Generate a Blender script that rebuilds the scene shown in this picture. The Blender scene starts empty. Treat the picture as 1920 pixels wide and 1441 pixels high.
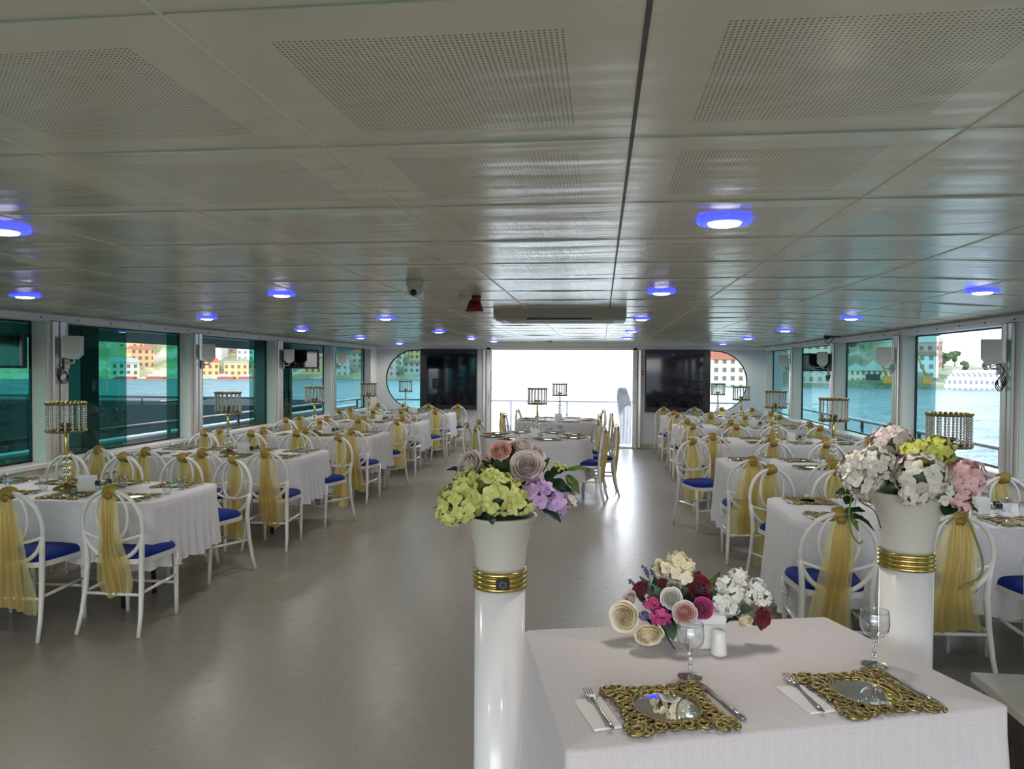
import bpy, math, random
from math import sin, cos, pi, radians, sqrt, atan2, exp
from mathutils import Vector, Matrix
random.seed(7)
SC = bpy.context.scene
COL = SC.collection

# ------------------------------------------------------------------ camera, sky, sun, exposure
H = 1.65
FPX = 1430.0
_p, _y, _r = radians(-1.23), radians(6.69), radians(0.36)
FW = Vector((-sin(_y) * cos(_p), cos(_y) * cos(_p), sin(_p)))
_rt = Vector((cos(_y), sin(_y), 0.0))
_up = _rt.cross(FW)
RT = _rt * cos(_r) + _up * sin(_r)
UP = -_rt * sin(_r) + _up * cos(_r)
cam_d = bpy.data.cameras.new('camera')
cam_d.sensor_width = 36.0
cam_d.lens = 36.0 * FPX / 1920.0
cam_d.clip_start = 0.05
cam_d.clip_end = 6000
cam = bpy.data.objects.new('camera', cam_d)
COL.objects.link(cam)
_m = Matrix((RT, UP, -FW)).transposed().to_4x4()
_m.translation = Vector((0, 0, H))
cam.matrix_world = _m
SC.camera = cam

SC.view_settings.view_transform = 'Standard'
SC.view_settings.look = 'None'
SC.view_settings.gamma = 1.0
SC.view_settings.use_curve_mapping = False
SC.view_settings.exposure = 0.95
SC.cycles.max_bounces = 9
SC.cycles.diffuse_bounces = 4
SC.cycles.glossy_bounces = 4
SC.cycles.transmission_bounces = 6
SC.cycles.transparent_max_bounces = 24
SC.cycles.sample_clamp_indirect = 6.0
SC.cycles.use_denoising = True
SC.cycles.caustics_refractive = False
SC.cycles.caustics_reflective = False

W = bpy.data.worlds.new('sky')
SC.world = W
W.use_nodes = True
_wn = W.node_tree
_wn.nodes.clear()


class NT:
    """tiny helper for building node trees"""
    def __init__(s, tree):
        s.t = tree

    def n(s, kind, **kw):
        nd = s.t.nodes.new(kind)
        for k, v in kw.items():
            setattr(nd, k, v)
        return nd

    def set(s, sock, v):
        if v is None:
            return
        if isinstance(v, bpy.types.NodeSocket):
            s.t.links.new(v, sock)
        else:
            sock.default_value = v

    def math(s, op, a, b=None, c=None, clamp=False):
        nd = s.n('ShaderNodeMath', operation=op, use_clamp=clamp)
        for i, v in enumerate((a, b, c)):
            if v is not None:
                s.set(nd.inputs[i], v)
        return nd.outputs[0]

    def mix(s, f, a, b, blend='MIX'):
        nd = s.n('ShaderNodeMix', data_type='RGBA', blend_type=blend)
        s.set(nd.inputs[0], f)
        s.set(nd.inputs[6], a)
        s.set(nd.inputs[7], b)
        return nd.outputs[2]

    def ramp(s, f, stops):
        nd = s.n('ShaderNodeValToRGB')
        el = nd.color_ramp.elements
        while len(el) < len(stops):
            el.new(0.5)
        for e, (p, c) in zip(el, stops):
            e.position = p
            e.color = c if len(c) == 4 else (*c, 1)
        s.set(nd.inputs[0], f)
        return nd.outputs[0]


_w = NT(_wn)
_tc = _w.n('ShaderNodeTexCoord')
_sep = _w.n('ShaderNodeSeparateXYZ')
_wn.links.new(_tc.outputs['Generated'], _sep.inputs[0])
_zen = _w.math('POWER', _w.math('MAXIMUM', _sep.outputs[2], 0.0), 0.6)
_skyc = _w.mix(_zen, (1.0, 0.98, 0.95, 1), (0.42, 0.62, 0.95, 1))
_dot = _w.n('ShaderNodeVectorMath', operation='DOT_PRODUCT')
_wn.links.new(_tc.outputs['Generated'], _dot.inputs[0])
_dot.inputs[1].default_value = Vector((0.02, 0.96, 0.26)).normalized()
_lobe = _w.math('POWER', _w.math('MAXIMUM', _dot.outputs['Value'], 0.0), 22.0)
SKY_BASE, SKY_GLOW, SKY_STERN = 0.50, 11.0, 5.0
_dot2 = _w.n('ShaderNodeVectorMath', operation='DOT_PRODUCT')
_wn.links.new(_tc.outputs['Generated'], _dot2.inputs[0])
_dot2.inputs[1].default_value = Vector((-0.25, -0.93, 0.28)).normalized()
_lobe2 = _w.math('POWER', _w.math('MAXIMUM', _dot2.outputs['Value'], 0.0), 5.0)
_str = _w.math('ADD', _w.math('ADD', _w.math('MULTIPLY', _lobe, SKY_GLOW), _w.math('MULTIPLY', _lobe2, SKY_STERN)), SKY_BASE)
_bg = _w.n('ShaderNodeBackground')
_wn.links.new(_skyc, _bg.inputs[0])
_wn.links.new(_str, _bg.inputs[1])
_wo = _w.n('ShaderNodeOutputWorld')
_wn.links.new(_bg.outputs[0], _wo.inputs[0])
W.cycles.sampling_method = 'MANUAL'
W.cycles.sample_map_resolution = 512

sun_d = bpy.data.lights.new('sun', 'SUN')
sun_d.energy = 1.2
sun_d.angle = radians(1.0)
sun_d.color = (1.0, 0.95, 0.87)
sun = bpy.data.objects.new('sun', sun_d)
COL.objects.link(sun)
sun.rotation_euler = Vector((-0.16, -0.78, -0.78)).to_track_quat('-Z', 'Y').to_euler()

LAMP_W = 17.0      # each ceiling lamp

# daylight portals in the two ends of the saloon (sampling hints only)
def portal(loc, look, sx, sy):
    d = bpy.data.lights.new('daylight', 'AREA')
    d.shape = 'RECTANGLE'
    d.size, d.size_y = sx, sy
    d.cycles.is_portal = True
    o = bpy.data.objects.new('daylight', d)
    COL.objects.link(o)
    o.location = loc
    o.rotation_euler = Vector(look).to_track_quat('-Z', 'Z').to_euler()
    return o


# ------------------------------------------------------------------ pixel to place
def ray(px, py):
    return FW * FPX + RT * (px - 960.0) + UP * (720.5 - py)


def at(px, py, z):
    d = ray(px, py)
    t = (z - H) / d.z
    return Vector((d.x * t, d.y * t, z))


def aty(px, py, Y):
    d = ray(px, py)
    t = Y / d.y
    return Vector((d.x * t, Y, H + d.z * t))


def atx(px, py, X):
    d = ray(px, py)
    t = X / d.x
    return Vector((X, d.y * t, H + d.z * t))


# ------------------------------------------------------------------ mesh builder
class MB:
    def __init__(s):
        s.v, s.f, s.sm, s.mi = [], [], [], []

    def add(s, vs, fs, smooth=True, mi=0):
        o = len(s.v)
        s.v.extend([tuple(p) for p in vs])
        for f in fs:
            s.f.append(tuple(i + o for i in f))
            s.sm.append(smooth)
            s.mi.append(mi)
        return s

    def box(s, lo, hi, c=0.0, mi=0, mat=None):
        """box from corner to corner, chamfered by c"""
        x0, y0, z0 = lo
        x1, y1, z1 = hi
        if c <= 0:
            vs = [(x0, y0, z0), (x1, y0, z0), (x1, y1, z0), (x0, y1, z0), (x0, y0, z1), (x1, y0, z1), (x1, y1, z1), (x0, y1, z1)]
            fs = [(3, 2, 1, 0), (4, 5, 6, 7), (0, 1, 5, 4), (1, 2, 6, 5), (2, 3, 7, 6), (3, 0, 4, 7)]
        else:
            vs, idx = [], {}
            cx, cy, cz = (x0 + x1) / 2, (y0 + y1) / 2, (z0 + z1) / 2
            hx, hy, hz = (x1 - x0) / 2, (y1 - y0) / 2, (z1 - z0) / 2
            c = min(c, hx * .95, hy * .95, hz * .95)
            for sx in (-1, 1):
                for sy in (-1, 1):
                    for sz in (-1, 1):
                        for a in range(3):
                            p = [sx * (hx - c), sy * (hy - c), sz * (hz - c)]
                            p[a] = (sx * hx, sy * hy, sz * hz)[a]
                            idx[(sx, sy, sz, a)] = len(vs)
                            vs.append((cx + p[0], cy + p[1], cz + p[2]))
            fs = []
            def q(*k):
                fs.append(tuple(idx[i] for i in k))
            for a in range(3):
                b, d = (a + 1) % 3, (a + 2) % 3
                for sg in (-1, 1):
                    ks = []
                    for u, w in ((-1, -1), (1, -1), (1, 1), (-1, 1)):
                        k = [0, 0, 0]
                        k[a], k[b], k[d] = sg, u, w
                        ks.append((*k, a))
                    q(*(ks if sg > 0 else ks[::-1]))
                for u in (-1, 1):
                    for w in (-1, 1):
                        k0, k1 = [0, 0, 0], [0, 0, 0]
                        k0[a], k1[a] = -1, 1
                        k0[b] = k1[b] = u
                        k0[d] = k1[d] = w
                        ks = [(*k0, b), (*k1, b), (*k1, d), (*k0, d)]
                        q(*(ks if u * w > 0 else ks[::-1]))
            for sx in (-1, 1):
                for sy in (-1, 1):
                    for sz in (-1, 1):
                        ks = [(sx, sy, sz, 0), (sx, sy, sz, 1), (sx, sy, sz, 2)]
                        q(*(ks if sx * sy * sz > 0 else ks[::-1]))
        if mat is not None:
            vs = [tuple(mat @ Vector(p)) for p in vs]
        return s.add(vs, fs, False, mi)

    def tube(s, pts, r, n=8, closed=False, mi=0, flat=1.0):
        pts = [Vector(p) for p in pts]
        N = len(pts)
        rs = r if isinstance(r, (list, tuple)) else [r] * N
        vs = []
        prev = None
        for i in range(N):
            if closed:
                t = pts[(i + 1) % N] - pts[i - 1]
            else:
                t = pts[min(i + 1, N - 1)] - pts[max(i - 1, 0)]
            if t.length < 1e-9:
                t = Vector((0, 0, 1))
            t.normalize()
            if prev is None:
                ref = Vector((0, 0, 1)) if abs(t.z) < .9 else Vector((1, 0, 0))
                a = t.cross(ref).normalized()
            else:
                a = prev - t * prev.dot(t)
                a = a.normalized() if a.length > 1e-6 else t.orthogonal().normalized()
            prev = a
            b = t.cross(a)
            for k in range(n):
                th = 2 * pi * k / n
                vs.append(pts[i] + (a * cos(th) + b * sin(th) * flat) * rs[i])
        fs = []
        for i in range(N if closed else N - 1):
            j = (i + 1) % N
            for k in range(n):
                l = (k + 1) % n
                fs.append((i * n + k, i * n + l, j * n + l, j * n + k))
        if not closed:
            fs.append(tuple(range(n))[::-1])
            fs.append(tuple((N - 1) * n + k for k in range(n)))
        return s.add(vs, fs, True, mi)

    def lathe(s, prof, n=24, c=(0, 0, 0), mi=0, smooth=True, sx=1.0, sy=1.0):
        vs, fs = [], []
        for (r, z) in prof:
            for k in range(n):
                a = 2 * pi * k / n
                vs.append((c[0] + r * cos(a) * sx, c[1] + r * sin(a) * sy, c[2] + z))
        for i in range(len(prof) - 1):
            for k in range(n):
                l = (k + 1) % n
                fs.append((i * n + k, i * n + l, (i + 1) * n + l, (i + 1) * n + k))
        if prof[0][0] > 1e-6:
            fs.append(tuple(range(n))[::-1])
        if prof[-1][0] > 1e-6:
            fs.append(tuple((len(prof) - 1) * n + k for k in range(n)))
        return s.add(vs, fs, smooth, mi)

    def ball(s, c, r, n=10, m=6, sc=(1, 1, 1), mi=0):
        prof = []
        vs = [(c[0], c[1], c[2] - r * sc[2])]
        for i in range(1, m):
            a = -pi / 2 + pi * i / m
            for k in range(n):
                b = 2 * pi * k / n
                vs.append((c[0] + r * sc[0] * cos(a) * cos(b), c[1] + r * sc[1] * cos(a) * sin(b), c[2] + r * sc[2] * sin(a)))
        vs.append((c[0], c[1], c[2] + r * sc[2]))
        fs = []
        for k in range(n):
            l = (k + 1) % n
            fs.append((0, 1 + l, 1 + k))
            for i in range(m - 2):
                fs.append((1 + i * n + k, 1 + i * n + l, 1 + (i + 1) * n + l, 1 + (i + 1) * n + k))
            fs.append((1 + (m - 2) * n + k, 1 + (m - 2) * n + l, len(vs) - 1))
        return s.add(vs, fs, True, mi)

    def grid(s, fn, nu, nv, mi=0, smooth=True, closed_u=False):
        vs = []
        for j in range(nv + 1):
            for i in range(nu + (0 if closed_u else 1)):
                vs.append(tuple(fn(i / nu, j / nv)))
        w = nu if closed_u else nu + 1
        fs = []
        for j in range(nv):
            for i in range(nu):
                k = (i + 1) % w
                fs.append((j * w + i, j * w + k, (j + 1) * w + k, (j + 1) * w + i))
        return s.add(vs, fs, smooth, mi)

    def prism(s, poly, z0, z1, mi=0, smooth=False):
        n = len(poly)
        vs = [(x, y, z0) for x, y in poly] + [(x, y, z1) for x, y in poly]
        fs = [tuple(range(n))[::-1], tuple(range(n, 2 * n))]
        s.add(vs, fs, False, mi)
        s.add(vs, [(i, (i + 1) % n, n + (i + 1) % n, n + i) for i in range(n)], smooth, mi)
        return s

    def xf(s, mat, start=0):
        for i in range(start, len(s.v)):
            s.v[i] = tuple(mat @ Vector(s.v[i]))
        return s

    def mesh(s, name, mats):
        me = bpy.data.meshes.new(name)
        me.from_pydata(s.v, [], s.f)
        me.polygons.foreach_set('use_smooth', s.sm)
        mats = mats if isinstance(mats, (list, tuple)) else [mats]
        for m in mats:
            me.materials.append(m)
        if len(mats) > 1:
            me.polygons.foreach_set('material_index', s.mi)
        me.update()
        return me

    def build(s, name, mats, parent=None, loc=None):
        o = bpy.data.objects.new(name, s.mesh(name, mats))
        COL.objects.link(o)
        if parent is not None:
            o.parent = parent
        if loc is not None:
            o.location = loc
        return o


def tag(o, label=None, cat=None, group=None, kind=None):
    if label:
        o['label'] = label
    if cat:
        o['category'] = cat
    if group:
        o['group'] = group
    if kind:
        o['kind'] = kind
    return o


def thing(name, label, cat, loc=(0, 0, 0), rz=0.0, group=None):
    o = bpy.data.objects.new(name, None)
    o.empty_display_size = .1
    COL.objects.link(o)
    o.location = loc
    o.rotation_euler = (0, 0, rz)
    return tag(o, label, cat, group)


def dup(root, loc, rz, label, group=None, swap=None):
    """copy of a thing with copies of its parts and sub-parts; swap replaces mesh data by part name"""
    def cp(o, par):
        c = o.copy()
        COL.objects.link(c)
        c.parent = par
        if swap:
            base = o.name.split('.')[0]
            if base in swap:
                c.data = swap[base]
        for ch in o.children:
            if ch.type != 'LIGHT':
                cp(ch, c)
        return c
    r = cp(root, None)
    r.location = loc
    r.rotation_euler = (0, 0, rz)
    r['label'] = label
    if group:
        r['group'] = group
    return r


def struct(mb, name, mats, parent=None):
    o = mb.build(name, mats, parent)
    if parent is None:
        o['kind'] = 'structure'
    return o


# ------------------------------------------------------------------ materials
def mat(name):
    m = bpy.data.materials.new(name)
    m.use_nodes = True
    t = NT(m.node_tree)
    m.node_tree.nodes.clear()
    out = t.n('ShaderNodeOutputMaterial')
    return m, t, out


def pm(name, col, rough=.5, metal=0.0, spec=.5, noise=0.0, nscale=8.0, bump=0.0, bscale=40.0, trans=0.0, ior=1.45, coat=0.0, sheen=0.0, stretch=(1, 1, 1), col2=None, emit=None, estr=0.0):
    m, t, out = mat(name)
    b = t.n('ShaderNodeBsdfPrincipled')
    c4 = (*col, 1)
    co = t.n('ShaderNodeTexCoord').outputs['Object']
    mp = t.n('ShaderNodeMapping')
    mp.inputs['Scale'].default_value = stretch
    t.set(mp.inputs[0], co)
    if noise > 0 or col2:
        nz = t.n('ShaderNodeTexNoise')
        t.set(nz.inputs['Vector'], mp.outputs[0])
        nz.inputs['Scale'].default_value = nscale
        nz.inputs['Detail'].default_value = 5
        c2 = (*(col2 or tuple(x * (1 - noise) for x in col)), 1)
        f = t.ramp(nz.outputs[0], [(.38, (0, 0, 0)), (.62, (1, 1, 1))])
        t.set(b.inputs['Base Color'], t.mix(f, c4, c2))
    else:
        b.inputs['Base Color'].default_value = c4
    b.inputs['Roughness'].default_value = rough
    b.inputs['Metallic'].default_value = metal
    b.inputs['Specular IOR Level'].default_value = spec
    b.inputs['IOR'].default_value = ior
    b.inputs['Transmission Weight'].default_value = trans
    b.inputs['Coat Weight'].default_value = coat
    b.inputs['Sheen Weight'].default_value = sheen
    if emit:
        b.inputs['Emission Color'].default_value = (*emit, 1)
        b.inputs['Emission Strength'].default_value = estr
    if bump > 0:
        nb = t.n('ShaderNodeTexNoise')
        t.set(nb.inputs['Vector'], mp.outputs[0])
        nb.inputs['Scale'].default_value = bscale
        nb.inputs['Detail'].default_value = 4
        bp = t.n('ShaderNodeBump')
        bp.inputs['Strength'].default_value = bump
        bp.inputs['Distance'].default_value = .01
        t.set(bp.inputs['Height'], nb.outputs[0])
        t.set(b.inputs['Normal'], bp.outputs[0])
    t.set(out.inputs[0], b.outputs[0])
    return m


def thin_glass(name, tint, refl=1.0):
    """a single sheet: tinted see-through with a mirror layer that grows towards grazing"""
    m, t, out = mat(name)
    tr = t.n('ShaderNodeBsdfTransparent')
    tr.inputs[0].default_value = (*tint, 1)
    gl = t.n('ShaderNodeBsdfGlossy')
    gl.inputs['Roughness'].default_value = .0
    lw = t.n('ShaderNodeLayerWeight')
    lw.inputs[0].default_value = .5
    f = t.math('MULTIPLY', t.math('ADD', t.math('MULTIPLY', t.math('POWER', lw.outputs['Facing'], 5.0), .92), .05), refl, clamp=True)
    mx = t.n('ShaderNodeMixShader')
    t.set(mx.inputs[0], f)
    t.set(mx.inputs[1], tr.outputs[0])
    t.set(mx.inputs[2], gl.outputs[0])
    t.set(out.inputs[0], mx.outputs[0])
    return m


def organza(name, col, clear):
    m, t, out = mat(name)
    d = t.n('ShaderNodeBsdfDiffuse')
    tl = t.n('ShaderNodeBsdfTranslucent')
    tr = t.n('ShaderNodeBsdfTransparent')
    nz = t.n('ShaderNodeTexNoise')
    nz.inputs['Scale'].default_value = 14
    co = t.n('ShaderNodeTexCoord').outputs['Object']
    mp = t.n('ShaderNodeMapping')
    mp.inputs['Scale'].default_value = (2.2, 2.2, .35)
    t.set(mp.inputs[0], co)
    t.set(nz.inputs['Vector'], mp.outputs[0])
    c = t.mix(nz.outputs[0], (*[x * .8 for x in col], 1), (*[min(1, x * 1.2) for x in col], 1))
    t.set(d.inputs[0], c)
    t.set(tl.inputs[0], c)
    tr.inputs[0].default_value = (1.0, .93, .7, 1)
    a = t.n('ShaderNodeMixShader')
    a.inputs[0].default_value = .55
    t.set(a.inputs[1], d.outputs[0])
    t.set(a.inputs[2], tl.outputs[0])
    g = t.n('ShaderNodeBsdfGlossy')
    g.inputs['Roughness'].default_value = .38
    t.set(g.inputs[0], (*[min(1, x * 1.4) for x in col], 1))
    e = t.n('ShaderNodeMixShader')
    e.inputs[0].default_value = .10
    t.set(e.inputs[1], a.outputs[0])
    t.set(e.inputs[2], g.outputs[0])
    b = t.n('ShaderNodeMixShader')
    b.inputs[0].default_value = clear
    t.set(b.inputs[1], e.outputs[0])
    t.set(b.inputs[2], tr.outputs[0])
    t.set(out.inputs[0], b.outputs[0])
    return m


def cloth_mat(name, col, kind):
    m, t, out = mat(name)
    b = t.n('ShaderNodeBsdfPrincipled')
    b.inputs['Roughness'].default_value = .72
    b.inputs['Specular IOR Level'].default_value = .25
    b.inputs['Sheen Weight'].default_value = .15
    co = t.n('ShaderNodeTexCoord').outputs['Object']
    bp = t.n('ShaderNodeBump')
    if kind == 'weave':
        vo = t.n('ShaderNodeTexVoronoi', distance='CHEBYCHEV')
        vo.inputs['Scale'].default_value = 78
        vo.inputs['Randomness'].default_value = .15
        t.set(vo.inputs['Vector'], co)
        h = vo.outputs['Distance']
        bp.inputs['Strength'].default_value = .5
        bp.inputs['Distance'].default_value = .004
        f = t.ramp(h, [(.15, (1, 1, 1)), (.55, (0, 0, 0))])
        t.set(b.inputs['Base Color'], t.mix(f, (*col, 1), (*[x * .93 for x in col], 1)))
        t.set(bp.inputs['Height'], h)
    else:
        nz = t.n('ShaderNodeTexNoise')
        nz.inputs['Scale'].default_value = 9
        nz.inputs['Detail'].default_value = 2
        t.set(nz.inputs['Vector'], co)
        wv = t.n('ShaderNodeTexWave', wave_type='RINGS')
        wv.inputs['Scale'].default_value = 11
        wv.inputs['Distortion'].default_value = 9
        wv.inputs['Detail'].default_value = 1.0
        wv.inputs['Detail Scale'].default_value = 2.6
        t.set(wv.inputs['Vector'], co)
        f = t.ramp(wv.outputs[0], [(.82, (0, 0, 0)), (.93, (1, 1, 1))])
        msk = t.ramp(nz.outputs[0], [(.42, (0, 0, 0)), (.56, (1, 1, 1))])
        g = t.math('MULTIPLY', f, msk)
        t.set(b.inputs['Base Color'], t.mix(g, (*[x * .97 for x in col], 1), (*[min(1, x * 1.08) for x in col], 1)))
        bp.inputs['Strength'].default_value = .45
        bp.inputs['Distance'].default_value = .003
        t.set(bp.inputs['Height'], g)
    t.set(b.inputs['Normal'], bp.outputs[0])
    tl = t.n('ShaderNodeBsdfTranslucent')
    tl.inputs[0].default_value = (*col, 1)
    mx = t.n('ShaderNodeMixShader')
    mx.inputs[0].default_value = .12
    t.set(mx.inputs[1], b.outputs[0])
    t.set(mx.inputs[2], tl.outputs[0])
    t.set(out.inputs[0], mx.outputs[0])
    return m


M = {}
M['white_paint'] = pm('white chair lacquer', (.71, .69, .65), .28, noise=.06, nscale=30, coat=.2)
M['wall'] = pm('white wall panel', (.86, .845, .81), .45, noise=.04, nscale=3)
M['jamb'] = pm('beige grey jamb', (.60, .58, .52), .5)
M['alu'] = pm('brushed aluminium', (.74, .71, .68), .3, metal=.9, bump=.05, bscale=80, stretch=(1, 1, .05))
M['plinth'] = pm('beige plinth', (.45, .41, .31), .6)
M['velvet'] = pm('blue velvet', (.002, .024, .22), .7, spec=.2, sheen=.03, noise=.3, nscale=60)
M['gold'] = pm('antique gold', (.40, .315, .13), .38, metal=1.0, noise=.45, nscale=90, bump=.3, bscale=150)
M['brass'] = pm('polished brass', (.62, .46, .14), .2, metal=1.0)
M['dull_gold'] = pm('dull bronze gold', (.30, .22, .08), .36, metal=.9, noise=.2, nscale=20)
M['steel'] = pm('stainless steel', (.55, .54, .53), .22, metal=1.0)
M['mirror'] = pm('mirror', (.86, .88, .87), .01, metal=1.0)
M['black'] = pm('black plastic', (.012, .012, .014), .4)
M['black_metal'] = pm('black metal', (.02, .02, .022), .5)
M['screen'] = pm('dark glossy screen', (.003, .004, .012), .05, spec=.5)
M['grey_plastic'] = pm('pale grey plastic', (.72, .70, .66), .5)
M['offwhite_plastic'] = pm('off white plastic', (.62, .57, .47), .45)
M['ceramic'] = pm('white ceramic', (.82, .80, .76), .25, coat=.3)
M['pedestal'] = pm('white gloss lacquer', (.80, .775, .755), .22, coat=.4)
M['urn'] = pm('grey white urn', (.60, .57, .49), .38)
M['paper'] = pm('white paper', (.85, .83, .82), .8, bump=.1, bscale=120)
M['red'] = pm('dark red plastic', (.20, .01, .02), .4)
M['rail_dark'] = pm('dark painted rail', (.035, .055, .06), .45)
M['rail_grey'] = pm('grey steel rail', (.40, .40, .42), .4, metal=.4)
M['bulwark'] = pm('painted bulwark', (.32, .40, .38), .5, noise=.15, nscale=4)
M['bulwark_cap'] = pm('pale bulwark cap', (.85, .87, .84), .4)
M['post_dark'] = pm('dark green exterior post', (.015, .035, .033), .4)
M['deck'] = pm('grey deck paint', (.55, .56, .58), .5, noise=.1, nscale=3)
M['marble'] = pm('cream marble', (.62, .59, .52), .12, noise=.1, nscale=3, coat=.5)
M['dark_wood'] = pm('dark brown wood', (.06, .03, .015), .5, noise=.4, nscale=6, stretch=(1, 8, 1))
M['crystal'] = None
M['cloth'] = cloth_mat('embroidered white cloth', (.79, .78, .82), 'lace')
M['cloth_round'] = cloth_mat('round table white cloth', (.70, .68, .72), 'lace')
M['cloth_front'] = cloth_mat('woven white cloth', (.77, .715, .725), 'weave')
M['sash'] = organza('gold organza', (.70, .565, .23), .20)
M['sash_sheer'] = organza('sheer gold organza', (.78, .70, .37), .46)
M['glass_light'] = thin_glass('light teal glass', (.21, .41, .42), .8)
M['glass_dark'] = thin_glass('deep green glass', (.06, .36, .30), 1.0)
M['glass_clear'] = thin_glass('clear glass', (.90, .96, .95), .8)
M['tumbler'] = thin_glass('tumbler glass', (.94, .955, .96), 1.5)
M['crystal'] = thin_glass('crystal', (.80, .80, .80), 3.0)
M['wine_foot'] = thin_glass('cut glass foot', (.80, .82, .84), 6.0)
M['wine_bowl'] = thin_glass('fine bowl glass', (.955, .965, .97), 2.2)
M['wine'] = pm('wine glass', (1, 1, 1), .0, trans=1.0, ior=1.45)
M['lamp_white'] = pm('lit lamp diffuser', (.9, .9, .9), .5, emit=(1, .97, 1), estr=6.0)
M['lamp_blue'] = pm('lit blue rim', (.02, .02, .4), .4, emit=(.02, .03, 1.0), estr=2.6)
M['leaf'] = pm('dark leaf', (.016, .055, .022), .4, noise=.4, nscale=25)
M['leaf_light'] = pm('fresh leaf', (.10, .19, .025), .42, noise=.4, nscale=25)
M['leaf_grey'] = pm('grey green leaf', (.12, .19, .13), .5, noise=.3, nscale=25)
M['stem'] = pm('green stem', (.16, .20, .05), .5)
M['vine'] = pm('dark stem', (.03, .045, .02), .5)


def petal(name, a, b):
    return pm(name, a, .6, col2=b, nscale=22, sheen=.2)


M['lime'] = petal('lime petals', (.84, .83, .30), (.58, .62, .15))
M['lilac'] = petal('lilac petals', (.70, .48, .76), (.52, .30, .60))
M['white_p'] = petal('white petals', (.83, .77, .66), (.70, .645, .55))
M['blush'] = petal('blush petals', (.82, .71, .65), (.70, .58, .55))
M['pink_p'] = petal('pink petals', (.88, .58, .56), (.78, .42, .44))
M['peach'] = petal('peach petals', (.92, .42, .33), (.88, .58, .46))
M['yellowgreen'] = petal('yellow green petals', (.76, .76, .16), (.56, .60, .10))
M['purple'] = petal('purple petals', (.22, .08, .30), (.16, .06, .22))
M['cream'] = petal('cream petals', (.92, .84, .66), (.88, .75, .50))
M['white_r'] = petal('pure white petals', (.86, .84, .78), (.76, .74, .66))
M['magenta'] = petal('magenta petals', (.60, .06, .26), (.46, .03, .16))
M['crimson'] = petal('crimson petals', (.30, .010, .04), (.17, .006, .025))
M['lavender'] = petal('lavender buds', (.16, .13, .34), (.10, .09, .22))


# ------------------------------------------------------------------ ceiling
XL, XR = -4.97, 3.45          # glass planes
XLI, XRI = -4.82, 3.30        # inner wall planes
YB = 16.0                     # bow wall
YS = -3.6                     # stern end, behind the camera
XC = -.76
TX, TY, TX0, TY0 = .755, .715, .067, 1.846


def ceil_z(x, y=0):
    u = max(0.0, (abs(x - XC) - 2.2) / 1.9)
    return 2.20 - .085 * min(1.0, u) ** 1.6


def ceiling_material():
    m, t, out = mat('perforated satin metal panel')
    b = t.n('ShaderNodeBsdfPrincipled')
    co = t.n('ShaderNodeTexCoord').outputs['Object']
    sp = t.n('ShaderNodeSeparateXYZ')
    t.set(sp.inputs[0], co)
    x, y = sp.outputs[0], sp.outputs[1]
    u = t.math('FRACT', t.math('DIVIDE', t.math('ADD', x, 100 * TX - TX0), TX))
    v = t.math('FRACT', t.math('DIVIDE', t.math('ADD', y, 100 * TY - TY0), TY))
    mu = t.math('LESS_THAN', t.math('ABSOLUTE', t.math('SUBTRACT', u, .5)), .33)
    mv = t.math('LESS_THAN', t.math('ABSOLUTE', t.math('SUBTRACT', v, .5)), .35)
    P = .0098
    du = t.math('SUBTRACT', t.math('FRACT', t.math('DIVIDE', t.math('ADD', x, 10), P)), .5)
    dv = t.math('SUBTRACT', t.math('FRACT', t.math('DIVIDE', t.math('ADD', y, 10), P)), .5)
    d = t.math('SQRT', t.math('ADD', t.math('MULTIPLY', du, du), t.math('MULTIPLY', dv, dv)))
    hole = t.math('LESS_THAN', d, .24)
    hole = t.math('MULTIPLY', hole, t.math('MULTIPLY', mu, mv))
    nz = t.n('ShaderNodeTexNoise')
    nz.inputs['Scale'].default_value = 1.1
    nz.inputs['Detail'].default_value = 3
    t.set(nz.inputs['Vector'], co)
    base = t.mix(nz.outputs[0], (.86, .80, .62, 1), (.80, .755, .62, 1))
    t.set(b.inputs['Base Color'], t.mix(hole, base, (.20, .19, .16, 1)))
    b.inputs['Metallic'].default_value = .08
    b.inputs['Roughness'].default_value = .24
    b.inputs['Specular IOR Level'].default_value = .6
    nb = t.n('ShaderNodeTexNoise')
    nb.inputs['Scale'].default_value = 1.0
    nb.inputs['Detail'].default_value = 2
    mp = t.n('ShaderNodeMapping')
    mp.inputs['Scale'].default_value = (.7, 5.5, 1)
    t.set(mp.inputs[0], co)
    t.set(nb.inputs['Vector'], mp.outputs[0])
    bp = t.n('ShaderNodeBump')
    bp.inputs['Strength'].default_value = .35
    bp.inputs['Distance'].default_value = .03
    t.set(bp.inputs['Height'], nb.outputs[0])
    t.set(b.inputs['Normal'], bp.outputs[0])
    t.set(out.inputs[0], b.outputs[0])
    return m


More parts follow.
